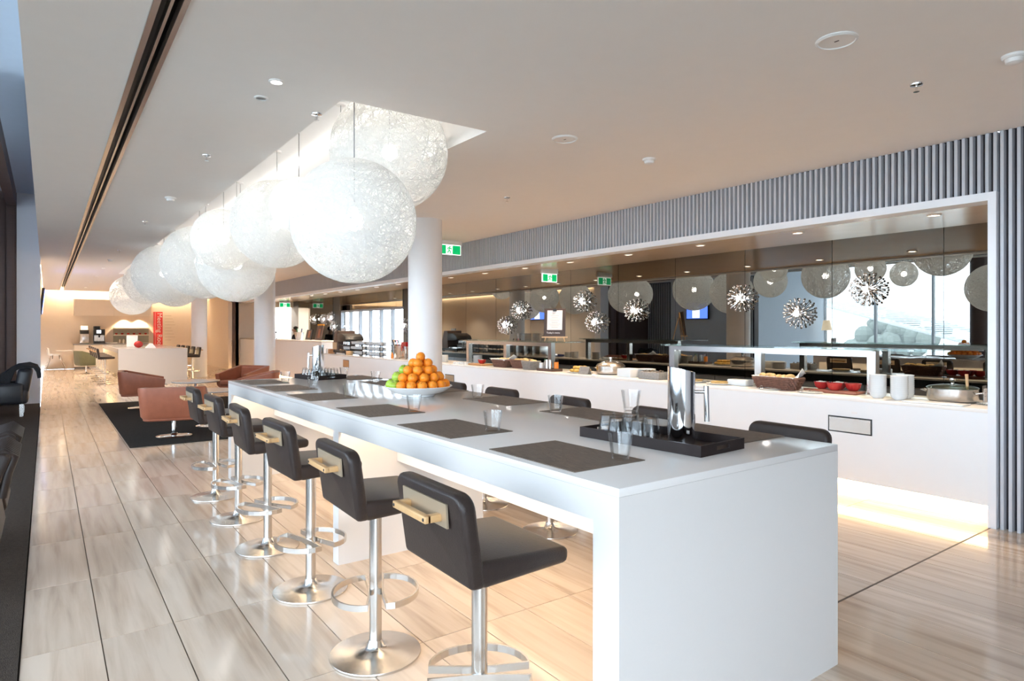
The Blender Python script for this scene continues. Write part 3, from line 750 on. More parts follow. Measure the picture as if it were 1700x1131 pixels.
for i in range(3):
    for j in range(4):
        x = 2.30 + i * 0.105; y = 6.72 + j * 0.098
        if math.hypot(x - 2.44, y - 7.03) < 0.122: continue
        tag(link('tumbler', tum_inv, None, (x, y, TZ + 0.011)), 'upturned clear tumbler crowded on the tray towards the armchair end', 'glass', 'upturned tumblers on the far tray')
# fruit bowl
BX, BY = 2.43, 4.64
b = MB(); b.lathe([(0, 0), (0.13, 0), (0.135, 0.012), (0.205, 0.032), (0.275, 0.078), (0.272, 0.081), (0.20, 0.040), (0.12, 0.022), (0, 0.02)], 48)
tag(b.build('fruit_bowl', 'porcelain', smooth=50, loc=(BX, BY, TZ)), 'wide shallow white bowl piled with oranges and green apples', 'bowl')
b = MB(); b.ball((0, 0, 0), 0.0395, 16, 10, (1, 1, 0.93)); orange_me = b.mesh('orange', M['orange'], 80)
b = MB(); b.lathe([(0, 0.0345), (0.004, 0.040), (0, 0.042)], 6); navel_me = b.mesh('navel', M['stem'])
b = MB(); b.lathe([(0, 0.026), (0.010, 0.031), (0.026, 0.033), (0.040, 0.012), (0.041, -0.004), (0.033, -0.026), (0.018, -0.037), (0, -0.033)], 18); apple_me = b.mesh('apple', M['apple'], 80)
b = MB(); b.tube([(0, 0, 0.026), (0.003, 0.001, 0.046)], 0.0018, 5); stem_me = b.mesh('stalk', M['stem'])
cl = Vector((-0.8096, 0.587, 0)); cb = Vector((0.587, 0.8096, 0))
pile = []
for z, rings in ((0.094, ((0.220, 16), (0.14, 9))), (0.152, ((0.174, 12), (0.09, 6))), (0.207, ((0.115, 8), (0.04, 2))), (0.262, ((0.062, 4),)), (0.312, ((0.0, 1),))):
    for r, n in rings:
        for k in range(n): pile.append((r, 2 * PI * (k + random.uniform(-0.03, 0.03)) / n + z * 9, z))
for r, a, z in pile:
    p = Vector((r * math.cos(a), r * math.sin(a), z)) + (Vector((0.02, 0, 0)) if z > 0.25 else Vector((0, 0, 0)))
    fl = (Vector((p.x, p.y, 0)).dot(cl * 0.93 + cb * 0.36)) > 0.45 * (0.26 - 0.55 * z) + 0.01 and z < 0.30
    loc = (BX + p.x, BY + p.y, TZ + p.z)
    if fl:
        o = link('apple', apple_me, None, loc); o.rotation_euler = (random.uniform(-.5, .5), random.uniform(-.5, .5), random.uniform(0, 6)); link('stalk', stem_me, o)
        tag(o, 'glossy green apple in the pile in the white fruit bowl', 'apple', 'apples in the fruit bowl')
    else:
        o = link('orange', orange_me, None, loc); o.rotation_euler = (random.uniform(-1, 1), random.uniform(-1, 1), random.uniform(0, 6)); link('navel', navel_me, o)
        tag(o, 'bright orange in the pile in the white fruit bowl', 'orange', 'oranges in the fruit bowl')

# ------------------------------------------------------------------ thread globe pendants
def globe_mesh(seed, n=440):
    rnd = random.Random(seed); b = MB(); vs = []; fs = []
    for q in range(n):
        ax = Vector((rnd.gauss(0, 1), rnd.gauss(0, 1), rnd.gauss(0, 1))).normalized()
        u = ax.orthogonal().normalized(); w = ax.cross(u)
        h = rnd.uniform(-0.62, 0.62); rr = math.sqrt(1 - h * h); N = 40; o = len(vs)
        rad = 1.0 - 0.008 * rnd.random(); wd = rnd.uniform(0.0030, 0.0058)
        ph = rnd.uniform(0, 6.28); wob = rnd.uniform(0.0, 0.05)
        for k in range(N):
            a = 2 * PI * k / N
            hh = h + wob * math.sin(2 * a + ph)
            p = (u * math.cos(a) + w * math.sin(a)) * rr + ax * hh
            p.normalize(); p *= rad
            vs += [tuple(p - ax * wd), tuple(p + ax * wd)]
        for k in range(N):
            j = (k + 1) % N; fs.append((o + 2 * k, o + 2 * j, o + 2 * j + 1, o + 2 * k + 1))
    me = bpy.data.meshes.new('thread_shell'); me.from_pydata(vs, [], fs); me.update(); me.materials.append(M['thread']); me.shade_smooth()
    return me
GM = [globe_mesh(1), globe_mesh(2), globe_mesh(3)]
b = MB(); b.ball((0, 0, 0), 1, 16, 10); bulb_me = b.mesh('bulb', M['bulb'], 80)
b = MB(); b.lathe([(0, -0.02), (0.05, -0.02), (0.055, 0), (0, 0)], 20); rose_me = b.mesh('ceiling_rose', M['white_plastic'], 40)
GL = [(2.36, 5.03, 3.06, .495), (1.79, 4.40, 2.33, .445), (2.10, 7.40, 2.74, .494), (1.87, 5.9, 2.69, .256), (2.42, 6.3, 2.8, .29),
      (1.85, 8.89, 2.72, .389), (2.2, 9.73, 2.48, .53), (2.4, 8.45, 2.95, .30), (1.95, 11.07, 2.63, .56), (2.5, 11.0, 3.12, .30) if False else (2.45, 10.6, 3.2, .28),
      (1.8, 13.7, 2.61, .55), (2.35, 12.75, 2.57, .455), (2.25, 15.5, 2.57, .52), (1.95, 17.46, 2.67, .516), (1.75, 18.7, 2.43, .5), (2.4, 19.4, 3.1, .42), (2.5, 16.6, 3.1, .30)]
for k, (x, y, z, r) in enumerate(GL):
    size = 'large' if r > 0.44 else ('medium' if r > 0.34 else 'small')
    t = thing('globe_pendant', '%s white thread globe pendant with glowing bulb hanging in the lit recess' % size, 'pendant lamp', (x, y, z), random.uniform(0, 6), 'globe pendants')
    o = link('thread_shell', GM[k % 3], t, kind='stuff'); o.scale = (r, r, r)
    o = link('bulb', bulb_me, t, (0, 0, 0.0)); rb = 0.068 if r > 0.34 else 0.055; o.scale = (rb, rb, rb)
    b = MB(); b.tube([(0, 0, rb), (0, 0, RZ - z - 0.02)], 0.004, 6); b.build('cord', 'grey_plastic', t)
    b = MB(); b.cyl((0, 0, rb * 0.9), 0.022, 0.06, 12); b.build('socket', 'white_plastic', t, smooth=40)
    link('ceiling_rose', rose_me, t, (0, 0, RZ - z))

# ------------------------------------------------------------------ chrome burst lamps on the mirror
def burst_meshes():
    rnd = random.Random(5); st = MB(); tips = MB(); n = 92
    for k in range(n):
        zz = 1 - 2 * (k + 0.5) / n; a = k * 2.39996
        d = Vector((math.sqrt(1 - zz * zz) * math.cos(a), math.sqrt(1 - zz * zz) * math.sin(a), zz))
        if d.x > 0.08: continue
        L_ = 0.185 + rnd.uniform(-0.01, 0.012)
        bend = Vector((rnd.uniform(-1, 1), rnd.uniform(-1, 1), rnd.uniform(-1, 1))) * 0.014
        st.tube([d * 0.02, d * (L_ * 0.55) + bend, d * L_], 0.0042, 5)
        tips.ball(tuple(d * L_), 0.0145, 8, 6)
    return st.mesh('stems', M['chrome'], 50), tips.mesh('tips', M['chrome'], 80)
bs, bt = burst_meshes()
b = MB(); b.lathe([(0, 0), (0.05, 0), (0.05, 0.012), (0.015, 0.02), (0.015, 0.03), (0, 0.03)], 20); b.rot('Y', -PI / 2); b.v = [(x + 0.034, y, z) for x, y, z in b.v]; bp = b.mesh('wall_mount', M['chrome'], 40)
b = MB(); b.ball((0, 0, 0), 0.03, 12, 8); bb_ = b.mesh('bulb', M['bulb_small'], 80)
for k, (y, z) in enumerate(((3.72, 2.035), (4.60, 1.77), (5.46, 2.0), (7.48, 1.88), (8.43, 1.69), (8.75, 2.075), (10.7, 1.96), (11.2, 1.655), (15.95, 1.68), (21.2, 1.67), (21.5, 1.98), (22.2, 1.93), (23.25, 1.945))):
    t = thing('burst_wall_lamp', 'round chrome burst lamp with ball tipped stems mounted on the smoked mirror', 'wall lamp', (XM - 0.035, y, z), 0, 'burst lamps on the mirror')
    t.rotation_euler = (k * 0.7, 0, 0)
    link('stems', bs, t, kind='stuff'); link('ball_tips', bt, t, kind='stuff'); link('wall_mount', bp, t); link('bulb', bb_, t, (-0.06, 0, 0))

# ------------------------------------------------------------------ ceiling fittings
def speaker(x, y, r, lab):
    t = thing('ceiling_speaker', lab, 'speaker', (x, y, ZC))
    b = MB(); b.lathe([(r * 0.86, 0), (r, 0), (r, -0.005), (r * 0.88, -0.012), (r * 0.86, -0.008)], 40, closed=True); b.build('trim_ring', 'white_plastic', t, smooth=40)
    b = MB(); b.lathe([(0, -0.006), (r * 0.86, -0.006), (r * 0.86, 0), (0, 0)], 40); b.build('grille', 'plaster', t)
    b = MB(); b.box(-0.004, 0.004, -0.012, 0.012, -0.0075, -0.006); b.build('badge', 'black_plastic', t)
speaker(3.42, 1.76, 0.105, 'round flush ceiling speaker between the long table and the slatted pier')
speaker(3.40, 3.96, 0.105, 'round flush ceiling speaker beside the lamp recess')
def sprinkler(x, y, lab):
    t = thing('sprinkler', lab, 'sprinkler', (x, y, ZC), 0, 'ceiling sprinklers')
    b = MB(); b.lathe([(0, 0), (0.038, 0), (0.036, -0.008), (0.012, -0.012), (0, -0.012)], 20); b.build('escutcheon', 'chrome', t, smooth=40)
    b = MB(); b.lathe([(0, -0.01), (0.007, -0.01), (0.007, -0.045), (0, -0.045)], 10); b.build('nozzle', 'chrome', t, smooth=40)
    b = MB(); b.lathe([(0, -0.045), (0.018, -0.045), (0.018, -0.049), (0, -0.049)], 14); b.build('deflector', 'chrome', t)
for x, y in ((4.44, 1.78), (4.36, 6.11), (1.15, 6.20), (1.14, 10.5), (1.15, 14.6), (1.57, 4.55)):
    sprinkler(x, y, 'small chrome sprinkler head under the pale ceiling')
def detector(x, y, lab):
    t = thing('smoke_detector', lab, 'smoke detector', (x, y, ZC))
    b = MB(); b.lathe([(0, 0), (0.06, 0), (0.06, -0.012), (0.052, -0.02), (0, -0.02)], 28); b.build('base', 'white_plastic', t, smooth=40)
    b = MB(); b.lathe([(0.044, -0.02), (0.040, -0.042), (0.02, -0.050), (0, -0.050)], 28); b.build('chamber', 'white_plastic', t, smooth=40)
detector(4.42, 3.98, 'white domed smoke detector between the recess and the slatted fascia')
detector(1.175, 8.42, 'white domed smoke detector between the air slot and the lamp recess')
detector(1.14, 16.6, 'white domed smoke detector above the lounge end of the walkway')
detector(4.42, 1.27, 'white domed smoke detector beside the slatted pier')
for x, y, lab in ((1.16, 4.10, 'small lit ceiling downlight beside the lamp recess corner'), (1.16, 4.45, 'small round ceiling downlight with a dark centre beside the recess corner')):
    downlight('ceiling_downlight', (x, y, ZC), 0.045, lab, 'ceiling downlights', 'led_white' if y < 4.3 else 'grey_plastic')
for y in (19.0, 22.0, 25.0, 28.0):
    downlight('ceiling_downlight', (1.15, y, ZC), 0.045, 'small lit ceiling downlight over the walkway towards the kitchenette', 'walkway downlights', 'led_white')
    spot('walkway_beam', (1.15, y, ZC - 0.03), 260, SOFTW, 2.0, 0.7, 0.05)

# ------------------------------------------------------------------ exit signs
def exit_sign(loc, label, w=0.46, h=0.17, drop=0.07, top=True):
    t = thing('exit_sign', label, 'exit sign', loc)
    b = MB(); b.box(-w / 2 - 0.01, w / 2 + 0.01, -0.035, 0.035, h / 2, h / 2 + drop); b.build('housing', 'white_plastic', t, bevel=0.004)
    b = MB(); b.box(-w / 2, w / 2, -0.012, 0.012, -h / 2, h / 2); lp = b.build('light_panel', 'exit_white', t)
    for x0, x1 in ((-w / 2 + 0.012, -w * 0.14), (w * 0.14, w / 2 - 0.012)):
        for s in (-1, 1):
            b = MB(); b.box(x0, x1, min(s * 0.012, s * 0.015), max(s * 0.012, s * 0.015), -h / 2 + 0.012, h / 2 - 0.012); b.build('green_field', 'exit_green', lp)
    for s in (-1, 1):
        b = MB(); k = h / 0.17; y = s * 0.0145
        b.ball((0.012 * k, y, 0.052 * k), 0.013 * k, 10, 6, (1, 0.1, 1))
        for pts in (((0.008, 0.036), (-0.006, -0.006)), ((-0.006, -0.006), (0.022, -0.028), (0.018, -0.062)), ((-0.006, -0.006), (-0.014, -0.040), (-0.046, -0.044)),
                    ((0.006, 0.034), (0.030, 0.014), (0.048, 0.024)), ((0.006, 0.034), (-0.026, 0.026), (-0.034, 0.002))):
            b.tube([(px * k, y, pz * k) for px, pz in pts], 0.010 * k, 6)
        b.v = [(vx, y + (vy - y) * 0.15, vz) for vx, vy, vz in b.v]
        b.build('running_figure', 'exit_green', lp)
exit_sign((5.50, 9.4, 2.905), 'green running figure exit sign hanging from the ceiling beside the white column')
exit_sign((7.32, 8.95, 2.485), 'green running figure exit sign hanging under the copper soffit', 0.34, 0.15, 0.10)
exit_sign((7.36, 24.9, 2.50), 'green running figure exit sign hanging over the end of the bar', 0.40, 0.17, 0.09)

# ------------------------------------------------------------------ things on the buffet
CZ = CH + 0.001
def bowl_mesh(name, r, h, m, n=28):
    b = MB(); b.lathe([(0, 0), (r * 0.5, 0), (r * 0.55, h * 0.06), (r * 0.85, h * 0.35), (r, h), (r * 0.965, h), (r * 0.8, h * 0.4), (r * 0.5, h * 0.14), (0, h * 0.12)], n); return b.mesh(name, M[m], 50)
# acrylic card holder, pot, board
t = thing('card_holder', 'clear acrylic menu card holder beside the steel pot', 'sign holder', (6.33, 2.02, CZ), 0.1)
b = MB(); b.box(-0.055, 0.055, -0.004, 0.004, 0.0, 0.16); b.build('acrylic_panel', 'acrylic', t)
b = MB(); b.box(-0.055, 0.055, -0.04, 0.04, 0, 0.004); b.build('foot', 'acrylic', t)
b = MB(); b.box(-0.048, 0.048, -0.0065, -0.0045, 0.02, 0.135); b.build('card', 'paper', t)
b = MB(); b.box(-0.02, 0.02, -0.0075, -0.0065, 0.10, 0.104); b.box(-0.03, 0.03, -0.0075, -0.0065, 0.07, 0.073); b.build('printed_lines', 'ink', t)
def pot(loc, r, h, label, spoon=True, rz=0.0, dome=0.0):
    t = thing('lidded_pot', label, 'pot', loc, rz)
    b = MB(); b.lathe([(0, 0.012), (r * 0.96, 0.012), (r, 0.03), (r, h), (r * 0.97, h), (r * 0.97, 0.03), (0, 0.02)], 40); b.build('body', 'steel', t, smooth=40)
    b = MB(); b.cyl((0, 0, 0), r * 0.9, 0.012, 32); b.build('trivet', 'black_plastic', t)
    b = MB(); b.lathe([(r * 1.02, h), (r * 1.03, h + 0.008), (r * 0.9, h + 0.02 + dome * 0.5), (r * 0.5, h + 0.034 + dome), (0, h + 0.04 + dome * 1.2), (0, h + 0.035 + dome * 1.2), (r * 0.5, h + 0.029 + dome), (r * 0.9, h + 0.014 + dome * 0.5), (r * 0.98, h)], 40); ld = b.build('lid', 'steel' if dome else 'glass_shelf', t, smooth=50)
    b = MB(); zk = h + 0.04 + dome * 1.2; b.lathe([(0, zk), (0.014, zk), (0.012, zk + 0.012), (0.026, zk + 0.03), (0.024, zk + 0.045), (0, zk + 0.052)], 20); b.build('lid_knob', 'chrome', ld, smooth=60)
    for s in (-1, 1):
        b = MB(); b.tube([(-0.045, s * r, h * 0.72), (-0.035, s * (r + 0.045), h * 0.80), (0.035, s * (r + 0.045), h * 0.80), (0.045, s * r, h * 0.72)], 0.007, 8); b.build('handle', 'steel', t, smooth=50)
    if spoon:
        b = MB(); b.tube([(-0.02, -0.12, h), (-0.025, -0.115, h + 0.13)], [0.010, 0.013], 8); o = b.build('wooden_spoon', 'wood_pale', None, smooth=50, loc=loc); o.rotation_euler = (0, 0, rz)
        tag(o, 'wooden spoon standing up from the steel pot beside the card holder', 'spoon')
    return t
pot((6.40, 2.28, CZ), 0.19, 0.115, 'wide steel pot with a glass lid and round knob beside the card holder')
b = MB(); b.box(-0.09, 0.09, -0.23, 0.23, 0, 0.012)
tag(b.build('serving_board', 'porcelain', bevel=0.004, loc=(6.10, 2.30, CZ)), 'flat white serving board lying before the steel pot', 'board')
bm_ = bowl_mesh('soup_bowl', 0.072, 0.055, 'porcelain')
for (x, y, n, where) in ((6.18, 2.80, 10, 'first stack from the guard post'), (6.16, 2.61, 10, 'middle stack'), (6.33, 2.63, 10, 'stack behind the others')):
    for k in range(n):
        o = link('soup_bowl', bm_, None, (x, y, CZ + k * 0.0178))
        tag(o, 'white soup bowl in one of the tall nested bowl stacks beside the pot', 'bowl', 'stacked soup bowls')
# red bowls on a board
t = thing('paddle_board', 'reddish timber paddle board under the red ceramic bowls', 'board', (6.36, 3.26, CZ), 0.05)
b = MB(); b.box(-0.11, 0.11, -0.22, 0.20, 0, 0.03); b.build('board', 'wood_red', t, bevel=0.006)
b = MB(); b.box(-0.03, 0.03, 0.20, 0.34, 0.004, 0.026); b.build('handle', 'wood_red', t, bevel=0.006)
rb_ = bowl_mesh('red_bowl', 0.075, 0.07, 'red_glaze')
b = MB()
for k in range(9):
    a = k * 2.4; r = 0.045 * math.sqrt(k / 9); s = 0.014
    b.box(r * math.cos(a) - s, r * math.cos(a) + s, r * math.sin(a) - s, r * math.sin(a) + s, 0.03, 0.058 + 0.006 * (k % 4))
cubes_me = b.mesh('sugar_cubes', M['cream_cube'])
b = MB()
for k in range(14):
    a = k * 2.4; r = 0.052 * math.sqrt(k / 14); b.ball((r * math.cos(a), r * math.sin(a), 0.05), 0.016, 7, 5, (1, 1, 0.7))
nuts_me = b.mesh('toffee_pieces', M['pastry'], 60)
for k, (x, y, me, lab) in enumerate(((6.37, 3.43, cubes_me, 'red bowl of white cubes nearest the paddle board handle'), (6.30, 3.26, nuts_me, 'red bowl of golden pieces in the middle of the paddle board'),
                                 (6.42, 3.28, cubes_me, 'red bowl with a folded white napkin on the paddle board'), (6.38, 3.12, nuts_me, 'red bowl at the square end of the paddle board'))):
    o = tag(link('red_bowl', rb_, None, (x, y, CZ + 0.031)), lab, 'bowl'); link(me.name.split('.')[0], me, o, kind='stuff')
def tongs(loc, rz, label):
    p = MB(); p.lathe([(0, 0), (0.07, 0), (0.105, 0.012), (0.10, 0.014), (0.068, 0.004), (0, 0.004)], 28); o = p.build('saucer', 'porcelain', None, smooth=50, loc=loc); o.scale = (0.8, 1.25, 1); o.rotation_euler = (0, 0, rz)
    tag(o, 'small white saucer under the steel tongs ' + label, 'plate')
    t = thing('tongs', 'steel scissor tongs resting ' + label, 'tongs', (loc[0], loc[1], loc[2] + 0.016), rz)
    for s in (-1, 1):
        b = MB(); b.tube([(s * 0.015, -0.10, 0), (0, 0, 0.004 + 0.004 * s), (-s * 0.02, 0.06, 0.004 + 0.002 * s)], 0.004, 6); b.build('arm', 'chrome', t, smooth=50)
        b = MB(); b.tube([(-s * 0.02 + 0.018 * math.cos(a), 0.078 + 0.018 * math.sin(a), 0.006 + 0.012 * math.cos(a)) for a in [2 * PI * k / 12 for k in range(12)]], 0.003, 5, closed=True); b.build('finger_ring', 'chrome', t, smooth=50)
tongs((6.12, 3.42, CZ), 0.2, 'before the red bowls')
tongs((6.12, 3.86, CZ), 0.1, 'before the big bread basket')
def basket(loc, rz, lx, ly, h, label, m='wicker', rows=7):
    t = thing('bread_basket', label, 'basket', loc, rz)
    def ring(sx, sy, z, ph, amp=0.004):
        pts = []; N = 48
        for k in range(N):
            a = 2 * PI * k / N; c, s = math.cos(a), math.sin(a); e = 0.45
            x = sx * math.copysign(abs(c) ** e, c); y = sy * math.copysign(abs(s) ** e, s); w = 1 + amp / sx * math.cos(k * PI + ph)
            pts.append((x * w, y * w, z))
        return pts
    b = MB()
    for k in range(rows):
        f = k / (rows - 1); sc = 0.80 + 0.20 * f
        b.tube(ring(lx / 2 * sc, ly / 2 * sc, 0.01 + (h - 0.02) * f, k * PI), h / rows * 0.56, 5, closed=True)
    b.build('weave', m, t, smooth=60, kind='stuff')
    b = MB(); b.tube(ring(lx / 2 * 1.02, ly / 2 * 1.02, h, 0, 0), 0.010, 6, closed=True); b.build('rim', m, t, smooth=60)
    b = MB(); b.prism([(x, y) for x, y, z in ring(lx / 2 * 0.80, ly / 2 * 0.80, 0, 0, 0)], 0.0, 0.012); b.build('floor', m, t)
    return t
def napkin(loc, rz, lx, ly, h, peak, label):
    n = 16; vs = []; fs = []; rnd = random.Random(3)
    for i in range(n + 1):
        for j in range(n + 1):
            u = i / n * 2 - 1; v = j / n * 2 - 1
            e = max(abs(u), abs(v)); z = h * (0.45 + 0.60 * e ** 3) + rnd.uniform(-0.004, 0.004)
            if v < -0.55 and u > -0.2: z += peak * (-(v + 0.55) / 0.45) * max(0, 1 - abs(u - 0.4))
            vs.append((u * lx / 2 * 0.97, v * ly / 2 * 0.97, z))
    for i in range(n):
        for j in range(n): a = i * (n + 1) + j; fs.append((a, a + n + 1, a + n + 2, a + 1))
    b = MB(); b.add(vs, fs); o = b.build('cloth_napkin', 'napkin', None, smooth=80, loc=loc, rz=rz)
    md = o.modifiers.new('s', 'SOLIDIFY'); md.thickness = 0.003
    tag(o, label, 'napkin')
b = MB(); b.ball((0, 0, 0), 0.05, 14, 9, (0.85, 1.35, 0.75)); roll_me = b.mesh('bread_roll', M['bread'], 80)
def rolls(loc, lx, ly, z, n, label, group, sc=0.86):
    for k in range(n):
        x = random.uniform(-lx, lx); y = -ly + 2 * ly * (k + 0.5) / n
        o = link('bread_roll', roll_me, None, (loc[0] + x, loc[1] + y, loc[2] + z + random.uniform(0, 0.02)), random.uniform(0, 3)); o.scale = (sc, sc, sc)
        tag(o, label, 'bread', group)
basket((6.24, 3.83, CZ), 0.0, 0.24, 0.50, 0.125, 'brown wicker basket of bread rolls lined with a white napkin under the guard')
napkin((6.24, 3.83, CZ), 0.0, 0.24, 0.50, 0.13, 0.09, 'white napkin with one raised corner lining the big bread basket')
rolls((6.24, 3.86, CZ), 0.05, 0.18, 0.115, 6, 'bread roll in the napkin lined basket under the guard', 'rolls in the guard basket')
# tart plates and ramekins
def plate(loc, r, label):
    b = MB(); b.lathe([(0, 0), (r * 0.6, 0), (r, 0.016), (r * 0.985, 0.019), (r * 0.6, 0.006), (0, 0.006)], 36); return tag(b.build('plate', 'porcelain', None, smooth=50, loc=loc), label, 'plate')
def tart(loc, r, label):
    t = thing('tart', label, 'tart', loc)
    b = MB(); b.lathe([(0, 0), (r * 0.92, 0), (r, 0.028), (r * 0.94, 0.028), (r * 0.9, 0.02), (0, 0.02)], 40); b.build('crust', 'bread', t, smooth=40)
    b = MB(); b.lathe([(0, 0.02), (r * 0.91, 0.02), (r * 0.8, 0.026), (0, 0.027)], 40); b.build('filling', 'pastry', t, smooth=60)
plate((6.25, 4.95, CZ), 0.17, 'white plate under the tart beside the glazed pastry slices'); tart((6.25, 4.95, CZ + 0.007), 0.125, 'round golden tart on a white plate')
plate((6.25, 4.55, CZ), 0.16, 'white plate under the glazed pastry slices'); tart((6.25, 4.55, CZ + 0.007), 0.11, 'round nut tart on a white plate beside the white ramekin')
b = MB(); b.box(-0.08, 0.08, -0.12, 0.12, 0, 0.07); tag(b.build('butter_dish', 'porcelain', bevel=0.012, loc=(6.32, 4.34, CZ)), 'white rectangular dish by the guard post beside the bread basket', 'dish')
# cutlery holder, plate stack
t = thing('cutlery_box', 'grey cutlery box full of forks beside the stacked plates', 'cutlery box', (6.25, 5.55, CZ))
b = MB(); b.box(-0.10, 0.10, -0.17, 0.17, 0, 0.09); b.build('box', 'wicker_grey', t, bevel=0.004)
b = MB()
for k in range(26): b.tube([(random.uniform(-0.08, 0.08), -0.16 + 0.012 * k, 0.088), (random.uniform(-0.08, 0.08), -0.15 + 0.012 * k, 0.108)], 0.006, 5)
b.build('cutlery', 'chrome', t, kind='stuff')
b = MB(); b.lathe([(0, 0), (0.07, 0), (0.12, 0.012), (0.118, 0.015), (0.07, 0.004), (0, 0.004)], 32); sp_me = b.mesh('side_plate', M['porcelain'], 50)
for k in range(12): tag(link('side_plate', sp_me, None, (6.45, 5.85, CZ + k * 0.0085)), 'white side plate stacked beside the grey cutlery box', 'plate', 'stacked side plates')
b = MB(); b.box(-0.11, 0.11, -0.12, 0.12, 0, 0.11); tag(b.build('napkin_block', 'napkin', bevel=0.006, loc=(6.30, 6.02, CZ)), 'white block of folded napkins beside the domed pot', 'napkins')
pot((6.45, 6.52, CZ), 0.20, 0.11, 'steel chafing pot with a rounded metal lid beside the pastry platter', False, 0.3, 0.035)
plate((6.30, 7.0, CZ), 0.20, 'white platter heaped with golden pastries')
b = MB(); b.ball((0, 0, 0), 0.035, 10, 7, (1, 1.5, 0.7)); pas_me = b.mesh('pastry', M['pastry'], 80)
for k in range(22):
    a = k * 2.4; r = 0.15 * math.sqrt((k % 14) / 14); o = link('pastry', pas_me, None, (6.30 + r * math.cos(a), 7.0 + r * math.sin(a), CZ + 0.035 + (0.04 if k > 13 else 0)), a)
    tag(o, 'small golden pastry heaped on the white platter', 'pastry', 'pastries on the platter')
t = thing('tent_card', 'grey folded card standing before the pastry platter', 'card', (6.14, 6.72, CZ), 0.1)
b = MB(); b.add([(-0.04, -0.09, 0), (-0.04, 0.09, 0), (0.0, 0.09, 0.11), (0.0, -0.09, 0.11), (0.04, -0.09, 0), (0.04, 0.09, 0), (-0.037, -0.09, 0), (-0.037, 0.09, 0), (0, 0.09, 0.106), (0, -0.09, 0.106), (0.037, -0.09, 0), (0.037, 0.09, 0)],
      [(0, 1, 2, 3), (3, 2, 5, 4), (6, 9, 8, 7), (9, 10, 11, 8), (0, 3, 9, 6), (3, 4, 10, 9), (1, 7, 8, 2), (2, 8, 11, 5), (0, 6, 7, 1), (4, 5, 11, 10)]); b.build('card', 'wicker_grey', t)
b = MB(); b.box(-0.0245, -0.0235, -0.05, 0.05, 0.052, 0.058); b.v = [(x, y, z) for x, y, z in b.v]; b.build('printed_line', 'ink', t)
# condiments tray
t = thing('condiment_tray', 'dark timber tray carrying sauce bottles and steel shakers', 'tray', (6.20, 7.58, CZ))
b = MB(); b.box(-0.10, 0.10, -0.19, 0.19, 0, 0.012); b.box(-0.10, -0.09, -0.19, 0.19, 0.012, 0.04); b.box(0.09, 0.10, -0.19, 0.19, 0.012, 0.04); b.box(-0.09, 0.09, -0.19, -0.18, 0.012, 0.04); b.box(-0.09, 0.09, 0.18, 0.19, 0.012, 0.04); b.build('tray_body', 'wood_dark', t)
def bottle(loc, r, h, m, lab, cap='black_plastic', neck=0.4, label_m=None):
    t = thing('sauce_bottle', lab, 'bottle', loc)
    b = MB(); b.lathe([(0, 0), (r, 0), (r, h * 0.6), (r * neck, h * 0.8), (r * neck, h * 0.92), (0, h * 0.92)], 20); b.build('body', m, t, smooth=40)
    b = MB(); b.lathe([(0, h * 0.92), (r * neck * 1.15, h * 0.92), (r * neck * 1.15, h), (0, h)], 16); b.build('cap', cap, t, smooth=40)
    if label_m: b = MB(); b.lathe([(r * 1.01, h * 0.12), (r * 1.02, h * 0.12), (r * 1.02, h * 0.5), (r * 1.01, h * 0.5)], 20, closed=True); b.build('paper_label', label_m, t)
bottle((6.22, 7.44, CZ + 0.013), 0.034, 0.25, 'glass', 'clear sauce bottle with orange label on the timber tray', 'paper', 0.42, 'bottle_orange')
bottle((6.17, 7.52, CZ + 0.013), 0.030, 0.16, 'steel', 'steel shaker beside the orange labelled bottle', 'steel', 0.95)
bottle((6.17, 7.60, CZ + 0.013), 0.030, 0.16, 'steel', 'steel shaker in the middle of the timber tray', 'steel', 0.95)
bottle((6.20, 7.68, CZ + 0.013), 0.032, 0.16, 'wicker_grey', 'small sauce bottle with green cap on the timber tray', 'bottle_green', 0.5)
bottle((6.16, 7.73, CZ + 0.013), 0.034, 0.11, 'porcelain', 'short white pot at the wicker box end of the timber tray', 'porcelain', 0.8)
basket((6.17, 8.0, CZ), 0, 0.20, 0.30, 0.13, 'grey wicker box of wrapped items beside the condiment tray', 'wicker_grey', 8)
rolls((6.17, 8.0, CZ), 0.05, 0.10, 0.12, 4, 'wrapped roll in the grey wicker box', 'rolls in the grey box', 0.8)
basket((6.30, 8.38, CZ), 0.2, 0.24, 0.42, 0.13, 'dark brown wicker basket of rolls beside the grey wicker box')
rolls((6.30, 8.38, CZ), 0.05, 0.14, 0.12, 5, 'bread roll in the dark basket beside the grey wicker box', 'rolls in the dark basket')
basket((6.24, 8.85, CZ), 0.0, 0.26, 0.42, 0.12, 'brown basket with napkin draped over its side near the red bowl')
napkin((6.24, 8.85, CZ), 0.0, 0.29, 0.45, 0.135, 0.07, 'white napkin spilling over the basket near the single red bowl')
rolls((6.24, 8.85, CZ), 0.05, 0.14, 0.12, 5, 'bread roll in the basket near the single red bowl', 'rolls in the draped basket')
t = thing('paddle_board', 'timber board carrying a single red bowl', 'board', (6.20, 9.50, CZ))
b = MB(); b.box(-0.12, 0.12, -0.22, 0.22, 0, 0.03); b.build('board', 'wood', t, bevel=0.006)
b = MB(); b.box(-0.03, 0.03, 0.22, 0.34, 0.004, 0.026); b.build('handle', 'wood', t, bevel=0.006)
o = tag(link('red_bowl', rb_, None, (6.22, 9.48, CZ + 0.031)), 'single red bowl of white cubes on the plain timber board', 'bowl'); link('sugar_cubes', cubes_me, o, kind='stuff')
b = MB(); b.lathe([(0, 0), (0.02, 0), (0.022, 0.035), (0.019, 0.035), (0.017, 0.006), (0, 0.005)], 12); sm_me = b.mesh('dessert_cup', M['porcelain'], 50)
